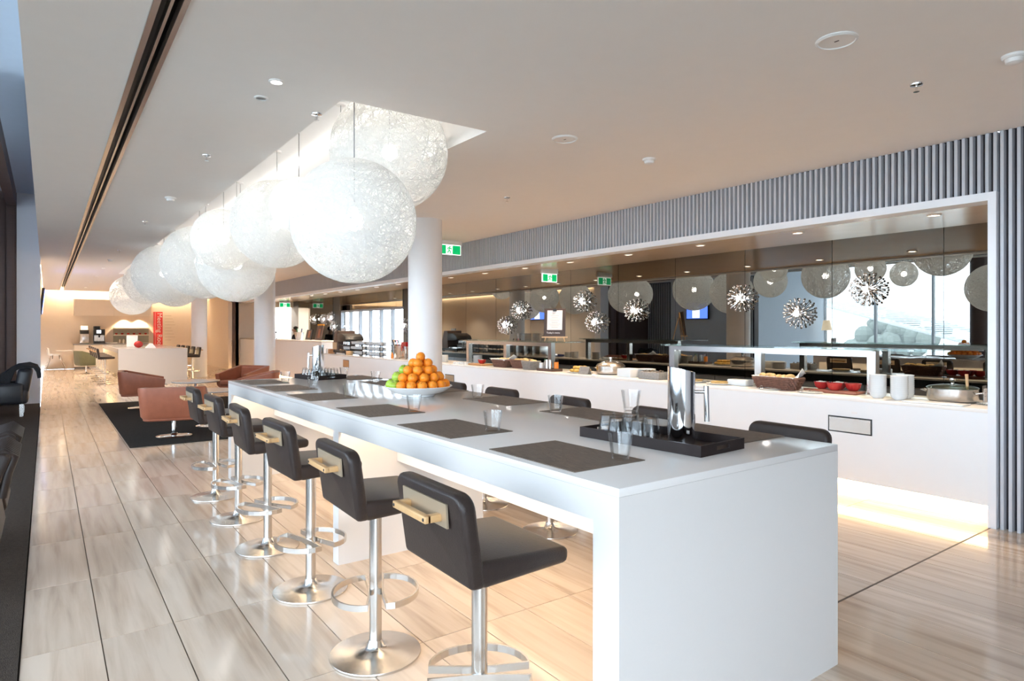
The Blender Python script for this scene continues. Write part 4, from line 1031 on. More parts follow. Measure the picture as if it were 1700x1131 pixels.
for k in range(12): tag(link('dessert_cup', sm_me, None, (6.10 + 0.09 * (k % 2), 9.85 + 0.075 * (k // 2), CZ)), 'tiny white dessert cup in the rows beside the timber board', 'cup', 'dessert cups')
b = MB(); b.lathe([(0, 0), (0.06, 0), (0.085, 0.01), (0.083, 0.013), (0.06, 0.004), (0, 0.004)], 28); dp_me = b.mesh('dessert_plate', M['porcelain'], 50)
for (x, y, n) in ((6.30, 10.95, 16), (6.24, 11.25, 13), (6.50, 10.05, 18)):
    for k in range(n): tag(link('dessert_plate', dp_me, None, (x, y, CZ + k * 0.0082)), 'small white plate in the tall plate stacks by the guard', 'plate', 'stacked dessert plates')
b = MB(); b.box(-0.10, 0.10, -0.14, 0.14, 0, 0.05); tag(b.build('folded_cloth', 'blue_cloth', bevel=0.015, seg=3, loc=(6.25, 11.62, CZ)), 'folded navy cloth beside the plate stacks', 'cloth')
# menu on easel
t = thing('table_easel', 'small pine table easel standing on the glass guard shelf', 'easel', (6.50, 7.80, CH + 0.4475), 0.7)
for s in (-1, 1):
    b = MB(); b.tube([(-0.06, s * 0.16, 0.0), (0.02, s * 0.03, 0.50)], 0.009, 6); b.build('front_leg', 'wood_pale', t)
b = MB(); b.tube([(0.13, 0, 0.0), (0.025, 0, 0.42)], 0.009, 6); b.build('rear_leg', 'wood_pale', t)
b = MB(); b.box(-0.10, -0.045, -0.20, 0.20, 0.055, 0.075); b.build('ledge', 'wood_pale', t)
t2 = thing('menu_board', 'brown clip board with a white menu sheet on the pine easel', 'menu board', (6.50 - 0.075 * math.cos(0.7), 7.80 - 0.075 * math.sin(0.7), CH + 0.4475 + 0.077)); t2.rotation_euler = (0, 0.13, 0.7)
b = MB(); b.box(-0.008, 0.008, -0.17, 0.17, 0, 0.44); b.build('backing_board', 'board_brown', t2)
b = MB(); b.box(-0.0105, -0.0085, -0.12, 0.12, 0.10, 0.41); ms = b.build('menu_sheet', 'paper', t2)
b = MB(); b.box(-0.018, -0.008, -0.03, 0.03, 0.395, 0.435); b.build('bulldog_clip', 'black_plastic', t2)
b = MB()
for k in range(9): b.box(-0.0115, -0.0105, -0.05 - 0.02 * (k % 3), 0.05 + 0.02 * (k % 3), 0.14 + 0.026 * k, 0.143 + 0.026 * k)
b.build('printed_lines', 'wicker_grey', ms, kind='stuff')
text('menu_heading', "Today's menu", 0.038, 'paper', t2, (-0.0095, 0.02, 0.055), (PI / 2, 0, -PI / 2), 0.0008)

# ------------------------------------------------------------------ drinks station
# juice dispensers
for k, (y, m, lab) in enumerate(((12.05, 'juice_orange', 'clear juice dispenser holding orange juice'), (12.38, 'juice_red', 'clear juice dispenser holding red juice beside the orange one'), (12.71, 'juice_red', 'clear juice dispenser holding red juice beside the tap handles'))):
    t = thing('juice_dispenser', lab, 'dispenser', (6.42, y, CZ))
    b = MB(); b.box(-0.14, 0.14, -0.14, 0.14, 0, 0.27); b.build('body', 'steel', t, bevel=0.008)
    b = MB(); b.box(-0.13, 0.13, -0.13, 0.13, 0.28, 0.52); b.build('tank', 'acrylic', t)
    b = MB(); b.box(-0.12, 0.12, -0.12, 0.12, 0.275, 0.36); b.build('juice', m, t)
    b = MB(); b.box(-0.135, 0.135, -0.135, 0.135, 0.52, 0.54); b.build('tank_lid', 'acrylic', t)
    b = MB(); b.tube([(-0.145, 0, 0.27), (-0.165, 0, 0.24), (-0.165, 0, 0.17)], [0.02, 0.016, 0.012], 10); b.build('tap', 'red_glaze', t, smooth=50)
    b = MB(); b.box(-0.30, -0.14, -0.13, 0.13, 0, 0.025); b.build('drip_tray', 'steel', t)
t = thing('tap_tower', 'steel drinks tower with a row of coloured tap handles', 'tap tower', (6.45, 13.15, CZ))
b = MB(); b.box(-0.10, 0.10, -0.18, 0.18, 0, 0.30); b.build('tower', 'steel', t, bevel=0.01)
for k in range(5):
    b = MB(); b.tube([(-0.11, -0.14 + 0.07 * k, 0.28), (-0.14, -0.14 + 0.07 * k, 0.40)], [0.008, 0.016], 8); b.build('tap_handle', ['black_plastic', 'sign_red', 'black_plastic', 'wood_pale', 'black_plastic'][k], t, smooth=50)
bottle((6.14, 12.95, CZ), 0.028, 0.15, 'bottle_orange', 'small orange bottle with green cap standing before the tap tower', 'bottle_green')
bottle((6.14, 12.80, CZ), 0.028, 0.13, 'porcelain', 'small white bottle standing before the tap tower', 'bottle_green')
# cup racks with cups
b = MB(); b.lathe([(0, 0), (0.026, 0), (0.038, 0.065), (0.035, 0.065), (0.023, 0.006), (0, 0.006)], 12); cup_me = b.mesh('coffee_cup', M['cup'], 50)
for ri, y0 in enumerate((13.65, 14.65)):
    t = thing('cup_rack', ['three tier dark rack of cups beside the tap tower', 'three tier dark rack of cups beside the coffee machine'][ri], 'rack', (6.33, y0, CZ))
    for z in (0.03, 0.15, 0.27):
        b = MB(); b.box(-0.16, 0.16, 0, 0.80, z - 0.01, z); b.build('shelf', 'black_plastic', t)
    for x in (-0.155, 0.155):
        for y in (0.01, 0.79):
            b = MB(); b.box(x - 0.008, x + 0.008, y - 0.008, y + 0.008, 0, 0.28); b.build('upright', 'black_plastic', t)
    for z in (0.031, 0.151, 0.271):
        for j in range(9):
            for i in range(2):
                tag(link('coffee_cup', cup_me, None, (6.33 - 0.11 + 0.10 * i, y0 + 0.055 + 0.085 * j, CZ + z)), ['white cup on the dark rack beside the tap tower', 'white cup on the dark rack beside the coffee machine'][ri], 'cup', 'cups on the racks')
# espresso machine
t = thing('espresso_machine', 'black and bronze espresso machine with cups on top', 'coffee machine', (6.36, 16.05, CZ))
b = MB(); b.box(-0.24, 0.24, -0.42, 0.42, 0.03, 0.10); b.build('base', 'black_plastic', t, bevel=0.01)
b = MB(); b.prism([(0.40, 0.10), (0.42, 0.30), (0.30, 0.60), (0.10, 0.60), (0.06, 0.10)], -0.24, 0.24, 'x'); b.build('body_panel', 'wood_dark', t, bevel=0.012)
b = MB(); b.prism([(0.10, 0.32), (-0.36, 0.32), (-0.46, 0.36), (-0.40, 0.46), (-0.20, 0.53), (0.10, 0.53)], -0.25, 0.25, 'x'); b.build('hood', 'black_plastic', t, bevel=0.015)
b = MB(); b.box(-0.26, -0.245, 0.12, 0.40, 0.12, 0.30); b.build('side_panel', 'brass_plate', t)
b = MB(); b.box(-0.22, 0.22, -0.40, 0.08, 0.10, 0.13); b.build('drip_grille', 'chrome', t)
for k in range(3):
    b = MB(); b.cyl((-0.10, -0.28 + 0.14 * k, 0.24), 0.03, 0.08, 14); b.tube([(-0.12, -0.28 + 0.14 * k, 0.25), (-0.24, -0.28 + 0.14 * k, 0.24)], 0.012, 8); b.build('group_head', 'chrome', t, smooth=40)
for k in range(4):
    b = MB(); b.cyl((0.22 - 0.10 * k, -0.48, -0.0), 0.015, 0.03, 8) if False else b.cyl((0.20 if k % 2 else -0.20, 0.36 if k < 2 else -0.36, 0.0), 0.025, 0.03, 10); b.build('foot', 'black_plastic', t)
for j in range(5): tag(link('coffee_cup', cup_me, None, (6.28, 15.72 + 0.09 * j, CZ + 0.131)), 'white cup standing on the espresso machine grille', 'cup', 'cups on the espresso machine')
for j in range(3): tag(link('coffee_cup', cup_me, None, (6.33, 16.18 + 0.09 * j, CZ + 0.601)), 'white cup warming on top of the espresso machine', 'cup', 'cups on top of the espresso machine')
for k, (y, m, h) in enumerate(((15.35, 'wood_pale', 0.10), (16.62, 'wood', 0.12), (16.76, 'porcelain', 0.13))):
    b = MB(); b.box(-0.07, 0.07, -0.06, 0.06, 0, h); tag(b.build('storage_box', m, bevel=0.006, loc=(6.10, y - 0.06, CZ)), ['pale timber box below the espresso machine hood', 'brown timber box beside the high bar step', 'white canister against the high bar step'][k], 'box')
# bar things
t = thing('beer_tap', 'steel beer tap tower with round badge on the high bar', 'beer tap', (6.2, 22.2, 1.251))
b = MB(); b.lathe([(0, 0), (0.10, 0), (0.10, 0.02), (0.05, 0.04), (0.045, 0.22), (0, 0.22)], 20); b.build('tower', 'chrome', t, smooth=40)
b = MB(); b.tube([(0, -0.22, 0.22), (0, 0.22, 0.22)], 0.035, 12); b.build('cross_bar', 'chrome', t, smooth=40)
for k in range(3): b = MB(); b.tube([(-0.04, -0.16 + 0.16 * k, 0.22), (-0.08, -0.16 + 0.16 * k, 0.36)], [0.01, 0.018], 8); b.build('tap_handle', 'black_plastic', t, smooth=40)
b = MB(); b.cyl((0, 0, 0), 0.085, 0.02, 20); b.rot('Y', PI / 2); b.v = [(x - 0.05, y + 0.2, z + 0.34) for x, y, z in b.v]; b.build('badge', 'wood', t, smooth=40)
t = thing('ice_bucket', 'rounded steel ice bucket with bottle necks on the high bar', 'ice bucket', (6.25, 19.7, 1.251))
b = MB(); b.lathe([(0, 0), (0.10, 0), (0.14, 0.22), (0.15, 0.23), (0.135, 0.22), (0.095, 0.02), (0, 0.02)], 24); b.build('bucket', 'chrome', t, smooth=40)
for k in range(3): b = MB(); b.tube([(0.03 * math.cos(k * 2), 0.03 * math.sin(k * 2), 0.05), (0.09 * math.cos(k * 2), 0.09 * math.sin(k * 2), 0.34)], 0.018, 8); b.build('bottle_neck', ['blue_cloth', 'bottle_green', 'paper'][k], t, smooth=40)
for k, (y, lab, m) in enumerate(((18.95, 'dark display panel leaning on the high bar beside the ice bucket', 'black_plastic'), (18.1, 'dark picture panel with yellow top edge on the high bar', 'wood_dark'))):
    t = thing('display_panel', lab, 'display', (6.28, y, 1.262)); t.rotation_euler = (0, 0.2, 0)
    b = MB(); b.box(-0.012, 0.012, -0.24, 0.24, 0, 0.30 + 0.12 * k); b.build('panel', m, t)
    b = MB(); b.box(-0.016, -0.012, -0.12, 0.06, 0.06, 0.26 + 0.06 * k); b.build('printed_picture', 'leather_brown', t)
    if k: b = MB(); b.box(-0.016, 0.016, -0.24, 0.24, 0.42, 0.46); b.build('top_edge', 'juice_orange', t)
    b = MB(); b.box(0.01, 0.11, -0.03, 0.03, 0, 0.012); b.build('foot', 'black_plastic', t)

# ------------------------------------------------------------------ person behind the bar
def skin_mesh(name, verts, edges, m, sub=2, root=0):
    me = bpy.data.meshes.new(name); me.from_pydata([v[:3] for v in verts], edges, []); me.update()
    o = bpy.data.objects.new(name, me); COL.objects.link(o)
    o.modifiers.new('skin', 'SKIN')
    for i, v in enumerate(verts):
        sv = me.skin_vertices[0].data[i]; r = v[3]; sv.radius = (r, r if len(v) < 5 else v[4]); sv.use_root = (i == root)
    sd = o.modifiers.new('sub', 'SUBSURF'); sd.levels = sub; sd.render_levels = sub
    bpy.context.view_layer.update()
    me2 = bpy.data.meshes.new_from_object(o.evaluated_get(bpy.context.evaluated_depsgraph_get()))
    bpy.data.objects.remove(o); me2.materials.clear(); me2.materials.append(M[m]); me2.shade_smooth(); me2.name = name
    return me2
V = [(0, 0, 0.88, .13), (0, 0, 1.05, .12), (0, 0, 1.22, .14), (0, 0, 1.34, .11), (0, 0, 1.40, .055), (-.01, 0, 1.47, .065), (-.02, 0, 1.55, .088), (-.015, 0, 1.61, .075),
     (0, .16, 1.33, .062), (0, .24, 1.08, .046), (-.10, .25, .86, .034), (-.13, .25, .80, .038), (0, -.16, 1.33, .062), (0, -.24, 1.08, .046), (-.10, -.25, .86, .034), (-.13, -.25, .80, .038),
     (0, .09, .80, .085), (0, .10, .46, .06), (0, .10, .09, .04), (-.13, .11, .035, .035), (0, -.09, .80, .085), (0, -.10, .46, .06), (0, -.10, .09, .04), (-.13, -.11, .035, .035)]
E = [(0, 1), (1, 2), (2, 3), (3, 4), (4, 5), (5, 6), (6, 7), (3, 8), (8, 9), (9, 10), (10, 11), (3, 12), (12, 13), (13, 14), (14, 15), (0, 16), (16, 17), (17, 18), (18, 19), (0, 20), (20, 21), (21, 22), (22, 23)]
for hand, sg in ((11, 1), (15, -1)):
    hx, hy, hz = V[hand][:3]
    for f_, (dy, ln) in enumerate(((-0.028, .07), (-0.01, .08), (0.01, .075), (0.028, .06))):
        i0 = len(V); V.append((hx - .03, hy + dy, hz - .03, .009)); V.append((hx - .04, hy + dy, hz - .03 - ln, .008)); E += [(hand, i0), (i0, i0 + 1)]
    i0 = len(V); V.append((hx - .04, hy - sg * .04, hz + .0, .010)); V.append((hx - .07, hy - sg * .045, hz - .03, .009)); E += [(hand, i0), (i0, i0 + 1)]
t = thing('person', 'person in black standing behind the high bar, seen in profile', 'person', (7.35, 23.6, 0), -0.4)
link('body', skin_mesh('body', V, E, 'skin'), t)
CV = [(0, 0, 0.90, .145), (0, 0, 1.05, .135), (0, 0, 1.22, .155), (0, 0, 1.345, .115), (0, 0, 1.385, .068), (0, .165, 1.335, .074), (0, .242, 1.08, .058), (-.08, .25, .90, .046), (0, -.165, 1.335, .074), (0, -.242, 1.08, .058), (-.08, -.25, .90, .046)]
link('shirt', skin_mesh('shirt', CV, [(0, 1), (1, 2), (2, 3), (3, 4), (3, 5), (5, 6), (6, 7), (3, 8), (8, 9), (9, 10)], 'cloth_black'), t)
TV_ = [(0, 0, .92, .14), (0, .09, .80, .098), (0, .10, .46, .072), (0, .10, .10, .058), (0, -.09, .80, .098), (0, -.10, .46, .072), (0, -.10, .10, .058)]
link('trousers', skin_mesh('trousers', TV_, [(0, 1), (1, 2), (2, 3), (0, 4), (4, 5), (5, 6)], 'cloth_black'), t)
b = MB(); b.ball((0.012, 0, 1.595), 0.096, 20, 14, (1, 0.9, 0.95)); b.v = [(x, y, max(z, 1.545 + 1.0 * max(0, -x) * 0.9)) for x, y, z in b.v]; b.build('hair', 'hair', t, smooth=80)
b = MB(); b.ball((-0.105, 0, 1.545), 0.014, 8, 6, (1, 0.8, 1.4)); b.build('nose', 'skin', t, smooth=80)
for s in (-1, 1):
    b = MB(); b.ball((-0.09, s * 0.033, 1.565), 0.009, 8, 6); b.build('eye', 'hair', t, smooth=80)
    b = MB(); b.ball((0.0, s * 0.086, 1.545), 0.022, 8, 6, (0.7, 0.35, 1.1)); b.build('ear', 'skin', t, smooth=80)
b = MB(); b.box(-0.104, -0.085, -0.022, 0.022, 1.503, 1.508); b.build('mouth', 'leather_brown', t)

# ------------------------------------------------------------------ tub armchairs and round tables
def make_tub(name, label, m, group=None, sz=1.0):
    t = thing(name, label, 'armchair', (0, 0, 0), 0, group)
    b = MB(); b.lathe([(0, 0), (0.235, 0), (0.238, 0.008), (0.20, 0.018), (0.05, 0.028), (0.035, 0.05), (0, 0.05)], 40); b.build('base_disc', 'chrome', t, smooth=50)
    b = MB(); b.lathe([(0, 0.03), (0.033, 0.03), (0.033, 0.30), (0, 0.30)], 20); b.build('stem', 'chrome', t, smooth=50)
    path = []
    def corner(cx, cy, a0, a1, r, n=6): return [(cx + r * math.cos(a0 + (a1 - a0) * k / n), cy + r * math.sin(a0 + (a1 - a0) * k / n)) for k in range(n + 1)]
    ro = 0.15
    out = [(0.40, 0.43), (0.1, 0.435)] + corner(-0.40 + ro, 0.43 - ro, PI / 2, PI, ro) + corner(-0.40 + ro, -0.43 + ro, PI, 1.5 * PI, ro) + [(0.1, -0.435), (0.40, -0.43)]
    ri = 0.07; th = 0.10
    inn = [(0.40, 0.43 - th), (0.1, 0.435 - th)] + corner(-0.40 + th + ri, 0.43 - th - ri, PI / 2, PI, ri) + corner(-0.40 + th + ri, -0.43 + th + ri, PI, 1.5 * PI, ri) + [(0.1, -0.435 + th), (0.40, -0.43 + th)]
    N = len(out); vs = []; fs = []
    def top(x): return 0.735 - 0.155 * max(0.0, min(1.0, (x + 0.30) / 0.70))
    for (x, y), (p, q) in zip(out, inn):
        zt_ = top(x)
        vs += [(x * 0.86, y * 0.86, 0.29), (x * 0.93, y * 0.93, 0.33), (x, y, zt_ - 0.03), (x * 0.985 + p * 0.015, y * 0.97 + q * 0.03, zt_), (p * 0.97 + x * 0.03, q * 0.9 + y * 0.1, zt_), (p, q, zt_ - 0.03), (p * 0.9, q * 0.9, 0.33)]
    m7 = 7
    for k in range(N - 1):
        for j in range(m7): fs.append((k * m7 + j, (k + 1) * m7 + j, (k + 1) * m7 + (j + 1) % m7, k * m7 + (j + 1) % m7))
    fs.append(tuple(range(m7))); fs.append(tuple((N - 1) * m7 + j for j in range(m7))[::-1])
    b = MB(); b.add(vs, fs); b.build('shell', m, t, smooth=42)
    b = MB(); b.prism([(x * 0.87, y * 0.87) for x, y in out], 0.262, 0.335); b.build('seat_pan', m, t, bevel=0.02)
    b = MB(); b.box(-0.28, 0.40, -0.31, 0.31, 0.335, 0.45); b.build('seat_cushion', m, t, bevel=0.035, seg=3)
    b = MB(); b.box(-0.305, -0.20, -0.30, 0.30, 0.45, 0.70); b.rot('Y', -0.12, (-0.3, 0, 0.45)); b.build('back_cushion', m, t, bevel=0.03, seg=3)
    return t
tub = make_tub('tub_armchair', 'chestnut leather tub armchair with its back turned at the rug edge', 'leather_brown', 'brown tub armchairs')
tub.location = (1.50, 10.42, 0.012); tub.rotation_euler = (0, 0, 1.35)
for x, y, rz, lab in ((1.52, 14.55, -0.10, 'chestnut leather tub armchair turned sideways before the far white table'),
                      (3.55, 15.0, -2.55, 'chestnut leather tub armchair facing the round tables beside the bar corridor'),
                      (3.30, 12.9, 2.85, 'chestnut leather tub armchair behind the end of the long table'),
                      (3.45, 11.4, 2.65, 'chestnut leather tub armchair between the long table and the column')):
    copy_tree(tub, (x, y, 0.012), rz, lab, 'brown tub armchairs')
def round_table(x, y, r, label):
    t = thing('round_table', label, 'table', (x, y, 0.012))
    b = MB(); b.lathe([(0, 0), (0.22, 0), (0.222, 0.008), (0.05, 0.02), (0.03, 0.04), (0, 0.04)], 36); b.build('base_disc', 'chrome', t, smooth=50)
    b = MB(); b.cyl((0, 0, 0.02), 0.03, 0.53, 18); b.build('stem', 'chrome', t, smooth=40)
    b = MB(); b.lathe([(0, 0.55), (r - 0.02, 0.55), (r, 0.565), (r, 0.575), (0, 0.575)], 48); b.build('table_top', 'white_stone', t, smooth=40)
round_table(2.14, 11.2, 0.40, 'low round white table beside the turned armchair and the long table end')
round_table(2.30, 13.4, 0.42, 'low round white table among the brown armchairs before the far table')
tubg = make_tub('tub_armchair', 'olive green tub chair beside the kitchenette', 'leather_green')
tubg.location = (1.15, 27.4, 0.0); tubg.rotation_euler = (0, 0, 0.3); tubg.scale = (0.8, 0.8, 1.1)

# ------------------------------------------------------------------ far table with stools
FX0, FX1, FY0, FY1 = 1.62, 3.36, 20.9, 27.0
t = thing('communal_table', 'far white high table with a solid end panel before the kitchenette', 'table', (0, 0, 0))
b = MB(); b.box(FX0, FX1, FY0, FY1, TH - 0.12, TH); b.build('table_top', 'white_stone', t)
for y0 in (FY0, FY1 - 0.12): b = MB(); b.box(FX0, FX1, y0, y0 + 0.12, 0, TH - 0.12); b.build('end_panel', 'white_stone', t)
b = MB(); b.box(2.2, 2.8, FY0 + 0.13, FY1 - 0.13, 0.55, TH - 0.12); b.build('storage_beam', 'white_stone', t)
for x in (FX0 + 0.05, FX1 - 0.08): b = MB(); b.box(x, x + 0.03, FY0 + 0.15, FY1 - 0.15, TH - 0.14, TH - 0.122); b.build('led_strip', 'led_warm', t)
for k in range(5):
    y = 21.7 + 0.95 * k
    copy_tree(stool0, (1.36, y, 0), 0.0, 'dark leather bar stool, walkway side of the far table, %s from the armchairs' % ORD[k], 'bar stools at the far table')
    copy_tree(stool0, (3.62, y, 0), PI, 'dark leather bar stool, column side of the far table, %s from the armchairs' % ORD[k], 'bar stools at the far table')
t = thing('menu_stand', 'white upright card stand on the far table', 'sign holder', (2.15, 23.0, TH + 0.001))
b = MB(); b.box(-0.15, 0.15, -0.006, 0.006, 0.01, 0.36); b.build('card', 'paper', t)
b = MB(); b.box(-0.12, 0.12, -0.06, 0.06, 0, 0.01); b.build('foot', 'acrylic', t)
b = MB(); b.ball((0, 0, 0.10), 0.12, 18, 12, (1, 1, 0.85)); tag(b.build('red_pot', 'red_glaze', smooth=80, loc=(2.22, 22.0, TH + 0.001)), 'round dark red pot on the far table', 'pot')
b = MB(); b.add([(-0.14, -0.08, 0), (0.14, -0.08, 0), (0.14, 0.08, 0), (-0.14, 0.08, 0), (-0.03, 0, 0.13), (0.05, 0, 0.13)], [(0, 1, 5, 4), (2, 3, 4, 5), (1, 2, 5), (3, 0, 4), (0, 3, 2, 1)])
tag(b.build('folded_card', 'paper', loc=(2.50, 21.7, TH + 0.001)), 'small white folded tent card on the far table', 'card')

# ------------------------------------------------------------------ kitchenette on the far wall
KY = YE - 0.005
t = thing('kitchen_cabinet', 'cream base cabinets with dark worktop on the far wall', 'cabinet', (0, 0, 0))
b = MB(); b.box(0.88, 3.55, KY - 0.6, KY, 0.10, 0.96); b.build('carcass', 'cream_cabinet', t)
b = MB(); b.box(0.90, 3.53, KY - 0.55, KY, 0.0, 0.10); b.build('plinth', 'grey_plastic', t)
for k in range(4):
    for z0, z1 in ((0.12, 0.52), (0.54, 0.94)):
        b = MB(); b.box(0.89 + 0.665 * k, 0.89 + 0.665 * (k + 1) - 0.012, KY - 0.62, KY - 0.60, z0, z1); b.build('drawer', 'cream_cabinet', t)
b = MB(); b.box(0.86, 3.57, KY - 0.63, KY, 0.96, 1.0); b.build('worktop', 'grey_plastic', t)
t = thing('wall_cabinet', 'cream wall cabinets above the kitchenette worktop', 'cabinet', (0, 0, 0))
b = MB(); b.box(0.88, 3.55, KY - 0.40, KY, 2.13, 2.77); b.build('carcass', 'cream_cabinet', t)
for k in range(2): b = MB(); b.box(0.89 + 1.33 * k, 0.89 + 1.33 * (k + 1) - 0.015, KY - 0.42, KY - 0.40, 2.12, 2.76); b.build('door', 'cream_cabinet', t)
for x in (2.6, 3.15): spot('niche_lamp', (x, KY - 0.2, 2.1), 90, WARM, 2.0, 0.6, 0.03)
t = thing('wall_shelf', 'two open shelves with small red cups beside the kitchenette', 'shelf', (0, 0, 0))
b = MB(); b.box(2.22, 3.5, KY - 0.02, KY, 1.02, 1.62); b.build('back_panel', 'shelf_grey', t)
for z in (1.32, 1.60): b = MB(); b.box(2.22, 3.5, KY - 0.3, KY - 0.02, z, z + 0.04); b.build('shelf_board', 'cream_cabinet', t)
b = MB(); b.lathe([(0, 0), (0.03, 0), (0.055, 0.06), (0.05, 0.06), (0.025, 0.008), (0, 0.008)], 14); rc_me = b.mesh('red_cup', M['red_glaze'], 50)
for k in range(6): tag(link('red_cup', rc_me, None, (2.32 + 0.21 * k, KY - 0.16, 1.361)), 'small red cup on the kitchenette shelf', 'cup', 'red cups on the shelf')
t = thing('coffee_machine', 'dark automatic coffee machine with lit screen on the kitchenette worktop', 'coffee machine', (1.72, KY - 0.32, 1.001))
b = MB(); b.box(-0.19, 0.19, -0.22, 0.22, 0, 0.10); b.box(-0.19, 0.19, 0.0, 0.22, 0.10, 0.55); b.build('body', 'black_plastic', t)
b = MB(); b.box(-0.19, 0.19, -0.20, 0.0, 0.34, 0.58); b.build('head', 'black_plastic', t, bevel=0.01)
b = MB(); b.box(-0.09, 0.05, -0.206, -0.20, 0.42, 0.54); b.build('screen', 'screen_white', t)
b = MB(); b.box(-0.17, 0.17, -0.02, 0.0, 0.10, 0.34); b.build('steel_panel', 'steel', t)
b = MB(); b.prism([(-0.16, -0.02), (0.02, -0.02), (0.05, 0.18), (-0.19, 0.18)], 0.58, 0.70); b.build('bean_hopper', 'black_plastic', t)
b = MB(); b.cyl((0, -0.08, 0.25), 0.03, 0.09, 12); b.build('spout', 'black_plastic', t)
t = thing('water_dispenser', 'steel and black water dispenser with glowing top on the kitchenette worktop', 'dispenser', (1.22, KY - 0.32, 1.001))
b = MB(); b.box(-0.15, 0.15, -0.2, 0.2, 0, 0.40); b.build('body', 'steel', t, bevel=0.012)
b = MB(); b.box(-0.15, 0.15, -0.21, 0.2, 0.40, 0.55); b.build('head', 'black_plastic', t, bevel=0.012)
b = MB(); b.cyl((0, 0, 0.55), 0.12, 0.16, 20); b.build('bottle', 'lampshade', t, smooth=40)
for x, lab in ((2.42, 'small steel jar on the kitchenette worktop beside the tray'), (2.56, 'small steel jar on the kitchenette worktop beside the shelves')):
    b = MB(); b.lathe([(0, 0), (0.05, 0), (0.05, 0.12), (0.03, 0.15), (0.03, 0.17), (0, 0.17)], 16); tag(b.build('jar', 'steel', smooth=40, loc=(x, KY - 0.4, 1.001)), lab, 'jar')
b = MB(); b.lathe([(0, 0), (0.20, 0), (0.22, 0.05), (0.21, 0.05), (0.19, 0.01), (0, 0.01)], 24); tag(b.build('round_tray', 'porcelain', smooth=40, loc=(2.14, KY - 0.4, 1.001)), 'round white tray beside the coffee machine', 'tray')
t = thing('meeting_room_sign', 'red and cream directory sign reading Meeting Rooms on the far wall', 'sign', (0, KY - 0.03, 0))
b = MB(); b.box(3.68, 4.02, 0, 0.025, 0.45, 2.32); b.build('red_panel', 'sign_red', t)
b = MB(); b.box(4.02, 4.62, 0, 0.025, 0.45, 2.32); b.build('cream_panel', 'wall_warm', t)
b = MB(); b.box(3.735, 3.745, -0.003, 0, 0.47, 2.30); b.build('white_rule', 'sign_white', t)
text('sign_lettering', 'Meeting Rooms', 0.26, 'sign_white', t, (3.90, -0.004, 1.45), (PI / 2, PI / 2, 0), 0.002)
b = MB()
for k in range(9): b.box(4.10, 4.35 + 0.05 * (k % 4), -0.003, 0, 2.15 - 0.13 * k, 2.165 - 0.13 * k)
b.build('printed_lines', 'brass_plate', t, kind='stuff')
# high chair
t = thing('high_chair', 'white plastic high chair with thin splayed legs against the far wall', 'high chair', (0.28, 30.2, 0), 0.1)
b = MB(); b.lathe([(0, 0.56), (0.17, 0.56), (0.22, 0.64), (0.20, 0.64), (0.16, 0.58), (0, 0.58)], 24); b.build('seat', 'cream_cube', t, smooth=50)
b = MB(); b.prism([(-0.24, 0.60), (-0.18, 0.58), (-0.22, 0.86), (-0.27, 0.86)], -0.16, 0.16, 'y'); b.build('backrest', 'cream_cube', t, bevel=0.01)
b = MB(); b.box(0.02, 0.52, -0.24, 0.24, 0.74, 0.76); b.build('tray', 'cream_cube', t, bevel=0.008)
for sx in (-1, 1):
    for sy in (-1, 1): b = MB(); b.tube([(sx * 0.14, sy * 0.14, 0.57), (sx * 0.33, sy * 0.28, 0.0)], 0.012, 8); b.build('leg', 'steel', t, smooth=50)
    b = MB(); b.tube([(sx * 0.10, -0.16, 0.58), (sx * 0.11, -0.17, 0.45)], 0.012, 5); b.build('strap', 'black_plastic', t)

# ------------------------------------------------------------------ lounge chairs at the carpet edge
def make_lounge(label, group):
    t = thing('lounge_chair', label, 'armchair', (0, 0, 0), 0, group)
    # back: channelled leather, faces -x, its outer side towards the walkway
    n = 9; W = 0.30
    prof = [(0.02, 0.18), (0.085, 0.32), (0.055, 0.52), (0.10, 0.70), (0.14, 0.80), (0.10, 0.83), (0.02, 0.81), (-0.03, 0.66), (-0.02, 0.30), (-0.04, 0.18)]
    b = MB(); b.prism(prof, -W, W, 'y'); b.build('back_shell', 'leather_dark', t, bevel=0.02, seg=3)
    for k in range(n):
        y = -W + 0.02 + (2 * W - 0.04) * (k + 0.5) / n; r = (W - 0.02) / n * 0.95
        b = MB(); b.tube([(0.085, y, 0.56), (0.112, y, 0.70), (0.143, y, 0.79), (0.10, y, 0.822), (0.02, y, 0.80), (-0.03, y, 0.64)], r, 8); b.build('back_channel', 'leather_dark', t, smooth=60)
    b = MB(); b.box(-0.60, -0.02, -W, W, 0.24, 0.42); b.build('seat_cushion', 'leather_dark', t, bevel=0.04, seg=3)
    for s in (-1, 1): b = MB(); b.tube([(-0.02, s * 0.22, 0.20), (-0.02, s * 0.22, 0.0)], 0.02, 10); b.tube([(-0.52, s * 0.22, 0.26), (-0.52, s * 0.22, 0.0)], 0.02, 10); b.build('leg_pair', 'chrome', t, smooth=50)
    return t
lc = make_lounge('dark leather lounge chair with channelled back on the carpet edge, closer to the pale pier', 'channelled lounge chairs'); lc.location = (-0.305, 5.92, 0.007)
copy_tree(lc, (-0.30, 5.05, 0.007), 0.0, 'dark leather lounge chair with channelled back on the carpet edge, farther from the pale pier', 'channelled lounge chairs')
t = thing('club_chair', 'black leather club chair with a coat thrown over it by the pale pier', 'armchair', (-0.62, 14.75, 0.007), 0.0)
b = MB(); b.box(-0.45, 0.36, -0.42, 0.42, 0.22, 0.50); b.build('seat_box', 'leather_black', t, bevel=0.07, seg=3)
b = MB(); b.box(0.14, 0.36, -0.40, 0.42, 0.40, 0.84); b.rot('Y', 0.16, (0.3, 0, 0.4)); b.build('backrest', 'leather_black', t, bevel=0.06, seg=3)
